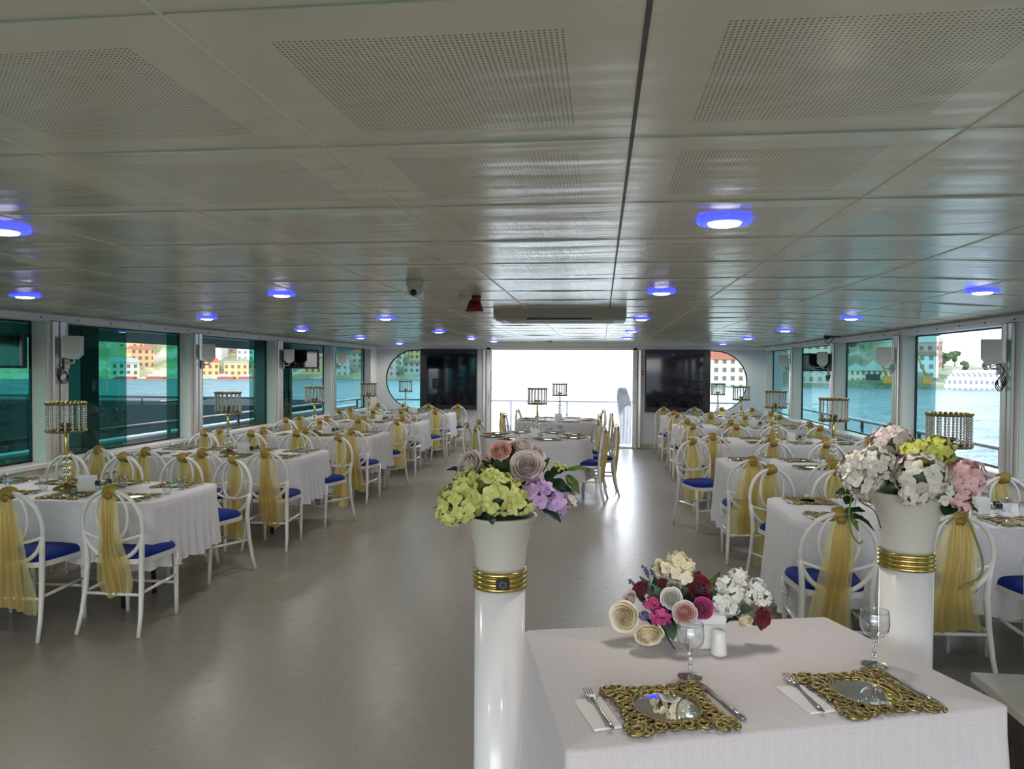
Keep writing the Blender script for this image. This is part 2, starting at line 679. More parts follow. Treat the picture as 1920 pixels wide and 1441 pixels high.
def build_ceiling():
    mb = MB()
    rnd = random.Random(3)
    i0 = math.floor((XL - TX0) / TX)
    i1 = math.ceil((XR - TX0) / TX)
    j0 = math.floor((YS - TY0) / TY)
    j1 = math.ceil((YB - TY0) / TY)
    g = .0022
    for i in range(i0, i1):
        for j in range(j0, j1):
            xa, xb = TX0 + i * TX + g, TX0 + (i + 1) * TX - g
            ya, yb = TY0 + j * TY + g, TY0 + (j + 1) * TY - g
            xa, xb = max(xa, XL - .05), min(xb, XR + .05)
            yb = min(yb, YB)
            if xb - xa < .02 or yb - ya < .02:
                continue
            sag = rnd.uniform(.003, .010)
            tilt = rnd.uniform(-.004, .002)
            lip = rnd.choice((0, .001, .003, .006, .010))
            def fn(u, v, xa=xa, xb=xb, ya=ya, yb=yb, sag=sag, tilt=tilt, lip=lip):
                x = xa + (xb - xa) * u
                y = ya + (yb - ya) * v
                s = sag * sin(pi * u) * (sin(pi * v) * .6 + .4 * (1 - v)) + lip * sin(pi * u) ** 1.5 * (max(0, .25 - v) / .25) ** 2
                return (x, y, ceil_z(x) - s)
            n = len(mb.v)
            mb.grid(lambda u, v: fn(u, 1 - v), 6, 6)
            # turned up rim round the panel
            ring = [fn(k / 6, 0) for k in range(7)] + [fn(1, k / 6) for k in range(1, 7)] + [fn(1 - k / 6, 1) for k in range(1, 7)] + [fn(0, 1 - k / 6) for k in range(1, 6)]
            up = [(p[0], p[1], p[2] + .025) for p in ring]
            L = len(ring)
            mb.add(ring + up, [(k, (k + 1) % L, L + (k + 1) % L, L + k) for k in range(L)], False, 1)
    # cream cover strips along the joints; some cross joints gape in a shallow crescent
    for i in range(i0, i1 + 1):
        x = TX0 + i * TX
        if XL - .04 < x < XR + .04:
            z = ceil_z(x) - .0012
            dark = i == 0
            mb.box((x - .0045, YS, z - .0015), (x + .0045, YB, z + .004), 0, 2 if dark else 1)
    for j in range(j0, j1 + 1):
        y = TY0 + j * TY
        if y > YB - .02:
            continue
        for i in range(i0, i1):
            xa, xb = max(TX0 + i * TX, XL - .05), min(TX0 + (i + 1) * TX, XR + .05)
            gape = 0
            n = 8
            vs = []
            for k in range(n + 1):
                u = k / n
                x = xa + (xb - xa) * u
                w = .0022 + gape * sin(pi * u) ** 1.5
                z = ceil_z(x) - .0022 - .4 * gape * sin(pi * u) - .012 * sin(pi * u) * (gape > 0)
                vs += [(x, y - .0022, z - w * .8), (x, y + .0022, z)]
            mb.add(vs, [(2 * k, 2 * k + 1, 2 * k + 3, 2 * k + 2) for k in range(n)], False, 1)
    struct(mb, 'ceiling', [ceiling_material(), pm('cream panel edge', (.88, .85, .70), .4), pm('dark joint', (.10, .10, .09), .5)])
    # deck head above the panels
    mb = MB()
    mb.box((XL - .2, YS, 2.24), (XR + .2, YB + .1, 2.36))
    struct(mb, 'roof', pm('cream deck head', (.75, .73, .62), .6))


build_ceiling()


# ------------------------------------------------------------------ floor, walls, windows
def floor_material():
    m, t, out = mat('worn grey floor')
    b = t.n('ShaderNodeBsdfPrincipled')
    co = t.n('ShaderNodeTexCoord').outputs['Object']
    n1 = t.n('ShaderNodeTexNoise')
    n1.inputs['Scale'].default_value = .9
    n1.inputs['Detail'].default_value = 6
    t.set(n1.inputs['Vector'], co)
    n2 = t.n('ShaderNodeTexNoise')
    n2.inputs['Scale'].default_value = 14
    n2.inputs['Detail'].default_value = 8
    n2.inputs['Roughness'].default_value = .7
    t.set(n2.inputs['Vector'], co)
    c1 = t.mix(n1.outputs[0], (.25, .235, .20, 1), (.30, .285, .25, 1))
    f2 = t.ramp(n2.outputs[0], [(.35, (0, 0, 0)), (.7, (1, 1, 1))])
    c2 = t.mix(t.math('MULTIPLY', f2, .35), c1, (.20, .19, .165, 1))
    t.set(b.inputs['Base Color'], c2)
    t.set(b.inputs['Roughness'], t.math('ADD', t.math('MULTIPLY', f2, .12), .27))
    b.inputs['Specular IOR Level'].default_value = .5
    bp = t.n('ShaderNodeBump')
    bp.inputs['Strength'].default_value = .06
    bp.inputs['Distance'].default_value = .01
    t.set(bp.inputs['Height'], n2.outputs[0])
    t.set(b.inputs['Normal'], bp.outputs[0])
    t.set(out.inputs[0], b.outputs[0])
    return m


mb = MB()
mb.box((XL - .05, YS, -.12), (XR + .05, YB, 0))
struct(mb, 'floor', floor_material())
mb = MB()
mb.box((-6.35, YS, -.14), (XL - .05, 20.2, -.02))
mb.box((XR + .05, YS, -.14), (4.62, 20.2, -.02))
mb.box((XL - .05, YB, -.14), (XR + .05, 20.2, -.02))
mb.box((-6.35, YS - 3, -.14), (4.62, YS, -.02))
struct(mb, 'floor_outside', M['deck'])

ZS, ZT = .80, 2.035
WL = [(6.42 + 2.36 * k, 8.52 + 2.36 * k) for k in range(-4, 4)]
WR = [(6.78 + 2.40 * k, min(8.90 + 2.40 * k, 15.95)) for k in range(-4, 4)]


def side_wall(name, xi, xg, wins):
    s = -1 if xi < 0 else 1
    x0, x1 = sorted((xi, xi + s * .17))
    mb = MB()
    mb.box((x0, YS, 0), (x1, YB, ZS))                       # below the sills
    mb.box((x0, YS, ZT), (x1, YB, 2.24))                    # header
    prev = YS
    for a, b in wins + [(YB, None)]:
        if a - prev > .01:
            mb.box((x0, prev, ZS), (x1, a, ZT))
        prev = b
    # sill lip and head trim standing proud of the wall
    mb.box(sorted_box(xi, -s, .03, YS, YB, ZS - .045, ZS), sorted_box(xi, -s, .03, YS, YB, ZS - .045, ZS, True), .006)
    for zz in (.42, .60):
        mb.box(sorted_box(xi, -s, .012, YS, YB, zz, zz + .012), sorted_box(xi, -s, .012, YS, YB, zz, zz + .012, True))
    # jamb linings
    for a, b in wins:
        for yy, w in ((a, .012), (b - .012, .012)):
            mb.box((min(xi, xg) + .004, yy, ZS), (max(xi, xg) - .004, yy + w, ZT), 0, 1)
    o = struct(mb, name, [M['wall'], M['jamb']])
    return o


def sorted_box(xi, s, d, y0, y1, z0, z1, hi=False):
    a, b = sorted((xi, xi + s * d))
    return (b, y1, z1) if hi else (a, y0, z0)


side_wall('wall_left', XLI, XL, WL)
side_wall('wall_right', XRI, XR, WR)

# head trim strips and vertical aluminium strips
nt = 0
for xi, s, wins in ((XLI, 1, WL), (XRI, -1, WR)):
    mb = MB()
    mb.box(sorted_box(xi, s, .035, YS, YB, 2.045, 2.10), sorted_box(xi, s, .035, YS, YB, 2.045, 2.10, True), .008)
    for k in range(-8, 40):
        yy = .4 + k * .47
        if YS < yy < YB:
            mb.ball((xi + s * .036, yy, 2.062), .008, 6, 4, mi=1)
    nt += 1
    struct(mb, 'trim_%d' % nt, [M['wall'], M['black']])
    mb = MB()
    ps = [w[1] for w in wins]
    for (a, b), (a2, b2) in zip(wins[:-1], wins[1:]):
        c = (b + a2) / 2
        lo = sorted_box(xi, s, .03, c - .085, c - .02, ZS, 2.045)
        hi = sorted_box(xi, s, .03, c - .085, c - .02, ZS, 2.045, True)
        mb.box(lo, hi, .008)
        lo = sorted_box(xi, s, .018, c + .02, c + .085, ZS, 2.045)
        hi = sorted_box(xi, s, .018, c + .02, c + .085, ZS, 2.045, True)
        mb.box(lo, hi, .006)
    nt += 1
    struct(mb, 'trim_%d' % nt, M['alu'])

# window panes: sliding sheets of teal glass, part of some windows stands open
wn = 0


def pane(xg, y0, y1, m, nm, parent=None, off=0.0):
    mb = MB()
    mb.box((xg - .004 + off, y0, ZS), (xg + .004 + off, y1, ZT))
    return mb.build(nm, m, parent)


def window(xg, a, b, sheets):
    """sheets: list of (from, to, material) as fractions along the opening"""
    global wn
    wn += 1
    s = 1 if xg > 0 else -1
    mb = MB()
    mb.box((xg - .012, a, ZS), (xg + .012, b, ZS + .02))
    mb.box((xg - .012, a, ZT - .014), (xg + .012, b, ZT))
    mb.box((xg - .012, a, ZS), (xg + .012, a + .02, ZT))
    mb.box((xg - .012, b - .02, ZS), (xg + .012, b, ZT))
    o = mb.build('window_%d' % wn, M['black'])
    o['kind'] = 'structure'
    for k, (f0, f1, m) in enumerate(sheets):
        mb = MB()
        off = s * (.004 + .006 * k)
        ya, yb = a + (b - a) * f0, a + (b - a) * f1
        mb.add([(xg + off, ya, ZS), (xg + off, yb, ZS), (xg + off, yb, ZT), (xg + off, ya, ZT)], [(0, 1, 2, 3)], False)
        mb.build('pane', m, o)


GD, GL, GC = M['glass_dark'], M['glass_light'], M['glass_clear']
for k, (a, b) in enumerate(WL):
    i = k - 4                                        # 0: the first window wholly in view
    if i < 0:
        window(XL, a, b, [(0, .55, GD), (.5, 1, GD)])
    elif i == 0:
        window(XL, a, b, [(0, .52, GD), (.88, 1, GD)])
    elif i == 1:
        window(XL, a, b, [(.74, 1, GD)])
    elif i == 2:
        window(XL, a, b, [(0, .3, GD), (0, 1, GL)])
    else:
        window(XL, a, b, [(0, 1, GL)])
for k, (a, b) in enumerate(WR):
    i = k - 4
    if i == 0:
        window(XR, a, b, [(.76, 1, GL)])
    elif i < 0:
        window(XR, a, b, [(.5, 1, GL)])
    else:
        window(XR, a, b, [(0, 1, GL)])

# bow wall with two half-round windows and the open doorway
DX0, DX1, DZ = -2.33, .645, 2.03
RW, ZCW = .635, 1.395
WINB = [(-4.62, -2.70, -1), (.98, 2.96, 1)]


def bow_wall():
    mb = MB()
    y0, y1 = YB, YB + .12
    ztop = 2.24
    def col(xa, xb, zlo_a, zhi_a, zlo_b, zhi_b):
        # solid below zlo and above zhi between xa and xb
        for (p, q, r_, s_) in (((xa, 0), (xb, 0), (xb, zlo_b), (xa, zlo_a)), ((xa, zhi_a), (xb, zhi_b), (xb, ztop), (xa, ztop))):
            vs = [(p[0], y0, p[1]), (q[0], y0, q[1]), (r_[0], y0, r_[1]), (s_[0], y0, s_[1])]
            vs += [(v[0], y1, v[2]) for v in vs]
            mb.add(vs, [(0, 1, 2, 3), (7, 6, 5, 4)], False)
        vs = [(xa, y0, zlo_a), (xb, y0, zlo_b), (xb, y1, zlo_b), (xa, y1, zlo_a), (xa, y0, zhi_a), (xb, y0, zhi_b), (xb, y1, zhi_b), (xa, y1, zhi_a)]
        mb.add(vs, [(0, 1, 2, 3), (7, 6, 5, 4)], True, 1)
    for xa, xb, side in WINB:
        cx = xa + RW if side < 0 else xb - RW
        xs = [xa + (xb - xa) * k / 60 for k in range(61)]
        xs += [cx + side * RW * sin(pi / 2 * k / 24) for k in range(25)]
        xs = sorted(set(round(x, 4) for x in xs))
        def hh(x):
            d = (x - cx) * side
            return sqrt(max(0, RW * RW - d * d)) if d > 0 else RW
        for p, q in zip(xs[:-1], xs[1:]):
            col(p, q, ZCW - hh(p), ZCW + hh(p), ZCW - hh(q), ZCW + hh(q))
        # straight inner end of the opening
        xe = xb if side < 0 else xa
        mb.add([(xe, y0, ZCW - RW), (xe, y1, ZCW - RW), (xe, y1, ZCW + RW), (xe, y0, ZCW + RW)], [(0, 1, 2, 3)], False, 1)
    for xa, xb in ((XL - .2, WINB[0][0]), (WINB[0][1], DX0), (DX1, WINB[1][0]), (WINB[1][1], XR + .2)):
        mb.box((xa, y0, 0), (xb, y1, ztop))
    mb.box((DX0, y0, DZ), (DX1, y1, ztop))
    # vertical panel joints below the windows
    for x in (-4.2, -3.4, -2.62, 1.17, 1.9, 2.6):
        mb.box((x - .005, y0 - .004, .1), (x + .005, y0, .74), 0, 2)
    for xa, xb in ((XLI, DX0 - .08), (DX1 + .08, XRI)):
        mb.box((xa, y0 - .012, .735), (xb, y0, .765), .003)
    o = struct(mb, 'wall_front', [pm('white bow panel', (.62, .635, .66), .4), M['jamb'], M['rail_grey']])
    mb = MB()
    for xa, xb in ((XLI, DX0 - .08), (DX1 + .08, XRI)):
        mb.box((xa, y0 - .015, 0), (xb, y0, .10), .003)
    struct(mb, 'baseboard_front', M['plinth'])
    mb = MB()
    mb.box((XLI, y0 - .03, 2.045), (XRI, y0, 2.12), .01)
    mb.box((XLI, y0 - .06, 2.12), (XRI, y0, 2.24), .01)
    struct(mb, 'trim_20', M['wall'])
    # rubber gasket round each half-round window
    for k, (xa, xb, side) in enumerate(WINB):
        cx = xa + RW if side < 0 else xb - RW
        pts = [(xb if side < 0 else xa, YB + .05, ZCW + RW - .008)]
        for j in range(33):
            a = pi / 2 - pi * j / 32
            pts.append((cx + side * (RW - .008) * cos(a), YB + .05, ZCW + (RW - .008) * sin(a)))
        pts.append((xb if side < 0 else xa, YB + .05, ZCW - RW + .008))
        mb = MB()
        mb.tube(pts, .014, 6)
        o = mb.build('window_%d' % (21 + k), M['black'])
        o['kind'] = 'structure'
        # pane
        poly = [(p[0], p[2]) for p in pts]
        mb = MB()
        mb.add([(x, YB + .06, z) for x, z in poly], [tuple(range(len(poly)))], False)
        mb.build('pane', M['glass_light'] if k == 0 else thin_glass('pale pane', (.75, .85, .82), .8), o)


bow_wall()
# door frame with sliding leaf handles
mb = MB()
for x in (DX0 - .09, DX1):
    mb.box((x, YB - .035, 0), (x + .09, YB + .15, DZ + .06), .008)
mb.box((DX0 - .09, YB - .035, DZ), (DX1 + .09, YB + .15, DZ + .07), .008)
mb.box((DX0, YB - .02, 0), (DX1, YB + .16, .03), .008)
d1 = struct(mb, 'door_1', M['wall'])
for x in (DX0 - .03, DX1 + .03):
    mb = MB()
    mb.tube([(x, YB - .04, .92), (x, YB - .075, .94), (x, YB - .075, 1.14), (x, YB - .04, 1.16)], .01, 8)
    mb.build('door_handle', M['alu'], d1)
for xs in (DX0 - .16, DX1 + .11):
    mb = MB()
    mb.box((xs, YB - .06, .02), (xs + .055, YB - .02, 2.04), .006)
    mb.build('door_rail', M['alu'], d1)

# stern end behind the camera: low wall with a wide open doorway
mb = MB()
mb.box((XL - .1, YS - .1, 0), (-4.2, YS, 2.24))
mb.box((2.7, YS - .1, 0), (XR + .1, YS, 2.24))
mb.box((-4.2, YS - .1, 2.1), (2.7, YS, 2.24))
struct(mb, 'wall_back', M['wall'])

portal((DX0 / 2 + DX1 / 2, YB + .2, 1.0), (0, -1, 0), 2.97, 2.0)
portal((-.75, YS - .15, 1.05), (0, 1, 0), 6.9, 2.1)
for wins, xg, s in ((WL, XL - .06, 1), (WR, XR + .06, -1)):
    portal((xg, (wins[0][0] + wins[-1][1]) / 2, (ZS + ZT) / 2), (s, 0, 0), wins[-1][1] - wins[0][0], ZT - ZS)

# ------------------------------------------------------------------ chairs
def ell(cx, cz, rx, rz, n=36, lean=0.0, z0=.46, y0=-.20):
    """ellipse in the leaning back plane"""
    pts = []
    for k in range(n):
        a = 2 * pi * k / n
        z = cz + rz * sin(a)
        pts.append((cx + rx * cos(a), y0 - (z - z0) * lean, z))
    return pts


LEAN = .10


def bk(x, z, dy=0.0):
    return (x, -.20 - (z - .46) * LEAN + dy, z)


def seat_outline(grow=0.0):
    pts = []
    fw, bw, d = .205 + grow, .172 + grow, .20 + grow
    n = 40
    for k in range(n):
        a = 2 * pi * k / n
        ca, sa = cos(a), sin(a)
        e = .42
        x = math.copysign(abs(ca) ** e, ca)
        y = math.copysign(abs(sa) ** e, sa)
        w = bw + (fw - bw) * (y + 1) / 2
        pts.append((x * w, y * d + .005))
    return pts


def sash_meshes(seed):
    """gathered organza: a dense folded tail, a sheer wider tail and the knot round the hoop"""
    r = random.Random(seed)
    ph = r.uniform(0, 6)
    skew = r.uniform(-.05, .05)
    wid = r.uniform(.9, 1.45)
    lng = r.uniform(.0, .12)
    zt, zb = .885, .285 - lng
    def tail(w0, w1, yoff, folds, depth, sk, zbot, hemw):
        def fn(u, v):
            t = v
            w = w0 + (w1 - w0) * t ** .48
            if t > .9:
                w *= 1 - (t - .9) * 1.6 * (r_bag)
            x = (u * 2 - 1) * w + sk * t + .012 * sin(3 * t + ph)
            z = zt + (zbot - zt) * t + hemw * sin(u * 7 + ph) * t
            yy = -.20 - (max(z, .40) - .46) * LEAN - .026 - yoff * min(1, 4 * t) - .02 * sin(pi * t)
            x += .010 * sin(6.5 * t + ph * 2 + 3 * u) * min(1, 3 * t)
            yy += depth * (.25 + .75 * min(1, 3 * t)) * sin(u * folds * pi + ph + 1.4 * sin(2.2 * t + ph)) + .006 * sin(9 * t + 5 * u + ph)
            return (x, yy, z)
        mb = MB()
        mb.grid(fn, 30, 16)
        return mb
    r_bag = r.choice((0, .8, 1.6))
    a = tail(.024, .074 * wid, .012, r.choice((5, 6, 7)), .014, skew, zb, .012)
    b = tail(.028, .125 * wid, -.002, 4, .012, skew + r.uniform(-.03, .05), zb - .015, .02)
    k = MB()
    # knot: a puffed cuff wrapped round the top of the hoop
    def cuff(u, v):
        th = 2 * pi * u
        x = (v - .5) * .078
        rad = .026 + .008 * sin(pi * v) + .003 * sin(th * 5 + ph + 6 * v)
        return (x + .006 * sin(th * 2 + ph), -.20 - (.885 - .46) * LEAN + rad * cos(th) * 1.0, .884 + rad * 1.15 * sin(th))
    k.grid(cuff, 20, 7, closed_u=True)
    k.ball((skew * .1, -.20 - .43 * LEAN - .026, .858), .026, 10, 6, (1.15, .75, .95))
    return a.mesh('sash', M['sash']), b.mesh('sash_tail', M['sash_sheer']), k.mesh('sash_knot', M['sash_knot'])


M['sash_knot'] = organza('gold organza knot', (.47, .33, .10), .03)
SASHES = [sash_meshes(40 + k) for k in range(7)]


def make_chair():
    t = thing('hoop_chair', 'white hoop chair', 'chair')
    mb = MB()
    out = seat_outline(-.004)
    rings = []
    for (sc, z) in ((1.0, .455), (1.0, .470), (.96, .487), (.85, .499), (.6, .507), (.3, .510)):
        rings.append([(x * sc, y * sc, z) for x, y in out])
    n = len(out)
    vs = [p for rg in rings for p in rg] + [(0, 0, .511)]
    fs = []
    for i in range(len(rings) - 1):
        for k in range(n):
            l = (k + 1) % n
            fs.append((i * n + k, i * n + l, (i + 1) * n + l, (i + 1) * n + k))
    L = (len(rings) - 1) * n
    fs += [(L + k, L + (k + 1) % n, len(vs) - 1) for k in range(n)]
    mb.add(vs, fs, True)
    tag(mb.build('seat_cushion', M['velvet'], t), 'blue velvet seat cushion')
    mb = MB()
    mb.prism(seat_outline(.006), .425, .456, smooth=True)
    mb.build('seat_frame', M['white_paint'], t)
    for s in (-1, 1):
        mb = MB()   # rear leg: splayed foot, straight to the hoop
        pts = [(s * .205, -.275, 0), (s * .196, -.240, .12), (s * .186, -.215, .28), (s * .180, -.203, .44), bk(s * .186, .54), bk(s * .196, .63)]
        mb.tube(pts, [.0125, .014, .0165, .0175, .016, .014], 10)
        mb.build('leg', M['white_paint'], t)
        mb = MB()
        pts = [(s * .175, .185, 0), (s * .176, .180, .15), (s * .178, .172, .32), (s * .178, .168, .43)]
        mb.tube(pts, [.0125, .0145, .0175, .019], 10)
        mb.tube([(s * .178, .172, .33), (s * .178, .171, .345)], [.020, .020], 10)
        mb.build('leg', M['white_paint'], t)
        mb = MB()
        mb.tube([(s * .187, -.22, .255), (s * .182, 0, .262), (s * .177, .175, .268)], [.009, .0115, .009], 8)
        mb.build('stretcher', M['white_paint'], t)
    for y, z, x in ((-.222, .245, .187), (.175, .215, .176)):
        mb = MB()
        mb.tube([(-x, y, z), (0, y, z), (x, y, z)], [.009, .0115, .009], 8)
        mb.build('stretcher', M['white_paint'], t)
    mb = MB()
    mb.tube(ell(0, .668, .200, .217, 40, LEAN), .0135, 8, True)
    mb.build('back_hoop', M['white_paint'], t)
    mb = MB()
    mb.tube(ell(0, .728, .105, .152, 32, LEAN), .0095, 8, True)
    mb.build('inner_hoop', M['white_paint'], t)
    mb = MB()
    mb.tube([bk(-.190 + .38 * k / 12, .615 - .045 * sin(pi * k / 12)) for k in range(13)], .0095, 8)
    mb.build('back_arc', M['white_paint'], t)
    a, b, k = SASHES[0]
    so = bpy.data.objects.new('sash', a)
    COL.objects.link(so)
    so.parent = t
    so['label'] = 'gold organza sash'
    for nm, me in (('sash_tail', b), ('sash_knot', k)):
        o = bpy.data.objects.new(nm, me)
        COL.objects.link(o)
        o.parent = so
    return t


CHAIR0 = make_chair()
chair_used = [False]
ci = [0]


def place_chair(x, y, rz, label, group):
    ci[0] += 1
    sw = SASHES[ci[0] * 3 % 7]
    swap = {'sash': sw[0], 'sash_tail': sw[1], 'sash_knot': sw[2]}
    if not chair_used[0]:
        chair_used[0] = True
        CHAIR0.location = (x, y, 0)
        CHAIR0.rotation_euler = (0, 0, rz)
        CHAIR0['label'] = label
        CHAIR0['group'] = group
        return CHAIR0
    return dup(CHAIR0, (x, y, 0), rz, label, group, swap)


# ------------------------------------------------------------------ table cloths
def rrect(hx, hy, r, n=10, per=26):
    """rounded rectangle outline: (x, y, nx, ny, corner weight)"""
    pts = []
    cs = ((hx - r, hy - r, 0), (-(hx - r), hy - r, pi / 2), (-(hx - r), -(hy - r), pi), (hx - r, -(hy - r), 3 * pi / 2))
    for q, (cx, cy, a0) in enumerate(cs):
        for k in range(n + 1):
            a = a0 + pi / 2 * k / n
            pts.append((cx + r * cos(a), cy + r * sin(a), cos(a), sin(a)))
        nx = cs[(q + 1) % 4]
        p0 = pts[-1]
        a1 = nx[2]
        p1 = (nx[0] + r * cos(a1), nx[1] + r * sin(a1))
        m = per if q % 2 == 0 else per // 2
        for k in range(1, m):
            f = k / m
            pts.append((p0[0] + (p1[0] - p0[0]) * f, p0[1] + (p1[1] - p0[1]) * f, p0[2], p0[3]))
    return pts


def drape(out, ztop, drop, corner_drop, flare, amp, corner_amp, seed, hx, hy, pl=.085):
    r = random.Random(seed)
    # cumulative length
    n = len(out)
    s = [0.0]
    for k in range(1, n):
        s.append(s[-1] + sqrt((out[k][0] - out[k - 1][0]) ** 2 + (out[k][1] - out[k - 1][1]) ** 2))
    mb = MB()
    phases = [r.uniform(0, 6) for _ in range(4)]
    rings = []
    V = 9
    cws = [o[4] if len(o) > 4 else max(0.0, min(1.0, (min(abs(o[0]) / hx, abs(o[1]) / hy) - .72) / .25)) for o in out]
    out = [o[:4] for o in out]
    for v in range(V + 1):
        t = v / V
        ring = []
        for k, (x, y, nx, ny) in enumerate(out):
            cw = cws[k]
            fold = sin(2 * pi * s[k] / pl + phases[0] + 1.3 * sin(s[k] * 3.1 + phases[1]))
            fold2 = sin(2 * pi * s[k] / (pl * 3.1) + phases[2])
            a = amp + (corner_amp - amp) * cw
            d = t ** 1.1 * (flare + a * (1 + fold) * .8 + amp * 1.2 * (1 + fold2))
            dr = drop + corner_drop * cw + .012 * fold2
            z = ztop - t * dr
            if v == 0:
                z, d = ztop - .006, .003
            ring.append((x + nx * d, y + ny * d, z))
        rings.append(ring)
    top = [(x - nx * .006, y - ny * .006, ztop) for x, y, nx, ny in out]
    inner = [(x * .5, y * .5, ztop + .0) for x, y, nx, ny in out]
    vs = [p for rg in [inner, top] + rings for p in rg]
    fs = [tuple(range(n))]
    for i in range(len(rings) + 1):
        for k in range(n):
            l = (k + 1) % n
            fs.append((i * n + k, (i + 1) * n + k, (i + 1) * n + l, i * n + l))
    mb.add(vs, fs, True)
    return mb


ZTAB = .77
ORD = ['first', 'second', 'third', 'fourth', 'fifth']
LY = [5.0, 7.36, 9.72, 12.08, 14.44]
LX = (-4.70, -2.84)
RX = (1.13, 3.15)


def table_base(name, label, x, y, hx, hy, group, rz=0.0, top=.757):
    t = thing(name, label, 'table', (x, y, 0), rz, group)
    mb = MB()
    mb.prism([(p[0], p[1]) for p in rrect(hx - .03, hy - .03, .09)], top - .025, top)
    mb.build('tabletop', M['dark_wood'], t)
    for sx in (-1, 1):
        for sy in (-1, 1):
            mb = MB()
            mb.tube([(sx * (hx - .38), sy * (hy - .26), 0), (sx * (hx - .40), sy * (hy - .28), top - .025)], [.016, .018], 8)
            mb.build('leg', M['black_metal'], t)
    return t


ROWS = []
for side, (xa, xb), word in (('left', LX, 'left-row'), ('right', RX, 'right-row')):
    for i, yc in enumerate(LY):
        cx, hx, hy = (xa + xb) / 2, (xb - xa) / 2, .44
        nm = '%s %s table' % (ORD[i], word)
        table_base('banquet_table', 'long banquet table with black legs under white cloth, ' + nm, cx, yc, hx, hy, 'long banquet tables')
        ol = [(p[0], p[1], p[2], p[3], max(abs(p[2]) ** 2 * .8, min(1, max(0, (min(abs(p[0]) / hx, abs(p[1]) / hy) - .72) / .25)))) for p in rrect(hx, hy, .10, 16, 60)]
        o = drape(ol, ZTAB, .39 if side == 'left' else .50, .055 if side == 'left' else .10, .012, .005, .026, 100 + i + (0 if side == 'left' else 20), hx, hy, .105).build('tablecloth', M['cloth'], None, (cx, yc, 0))
        tag(o, 'embroidered white cloth draped over the ' + nm, 'tablecloth', 'cloths on the long tables')
        ROWS.append((side, word, i, yc, cx, hx, hy))

AIS = ['by the aisle', 'second from aisle', 'third from aisle', 'nearest the windows']
NX = {'left': [-2.98, -3.52, -4.06, -4.56], 'right': [1.27, 1.88, 2.42, 2.93]}
FX = {'left': [-2.93, -3.48, -3.98, -4.52], 'right': [1.27, 1.80, 2.32, 2.88]}
CORNER = {'left': [-2.98, -2.82, -2.85, -2.85, -2.86], 'right': [1.30, .97, 1.22, 1.25, 1.20]}
NEAR_Y = {('left', 0): [4.33, 4.17, 4.2, 4.2], ('left', 1): [6.50, 6.41, 6.41, 6.47], ('left', 2): [8.88, 8.78, 8.80, 8.70], ('left', 3): [11.24, 11.05, 10.95, 11.15], ('left', 4): [13.6, 13.5, 13.45, 13.5],
          ('right', 0): [4.22, 4.27, 4.25, 4.3], ('right', 1): [6.60, 6.50, 6.52, 6.5], ('right', 2): [8.93, 8.77, 8.60, 8.78], ('right', 3): [11.53, 11.4, 11.15, 11.2], ('right', 4): [13.68, 13.5, 13.6, 13.7]}
FAR_Y = {('left', 0): [5.92, 6.02, 5.97, 6.02], ('left', 1): [7.98, 8.42, 8.32, 8.27], ('left', 2): [10.46, 10.66, 10.45, 10.54], ('left', 3): [12.95, 13.03, 13.0, 12.8], ('left', 4): [15.1, 15.15, 15.1, 15.13],
         ('right', 0): [6.05, 6.05, 5.95, 5.85], ('right', 1): [8.30, 8.25, 8.20, 8.25], ('right', 2): [10.40, 10.45, 10.55, 10.5], ('right', 3): [12.9, 12.85, 12.7, 12.8], ('right', 4): [15.1, 15.1, 15.15, 15.1]}
# ------------------------------------------------------------------ table ware
def spiral(cx, cy, r0, turns, a0, sgn, n=12):
    pts = []
    for k in range(n + 1):
        t = k / n
        a = a0 + sgn * turns * 2 * pi * t
        r = r0 * (1 - .72 * t)
        pts.append((cx + r * cos(a), cy + r * sin(a), .008 + .003 * sin(pi * t)))
    return pts


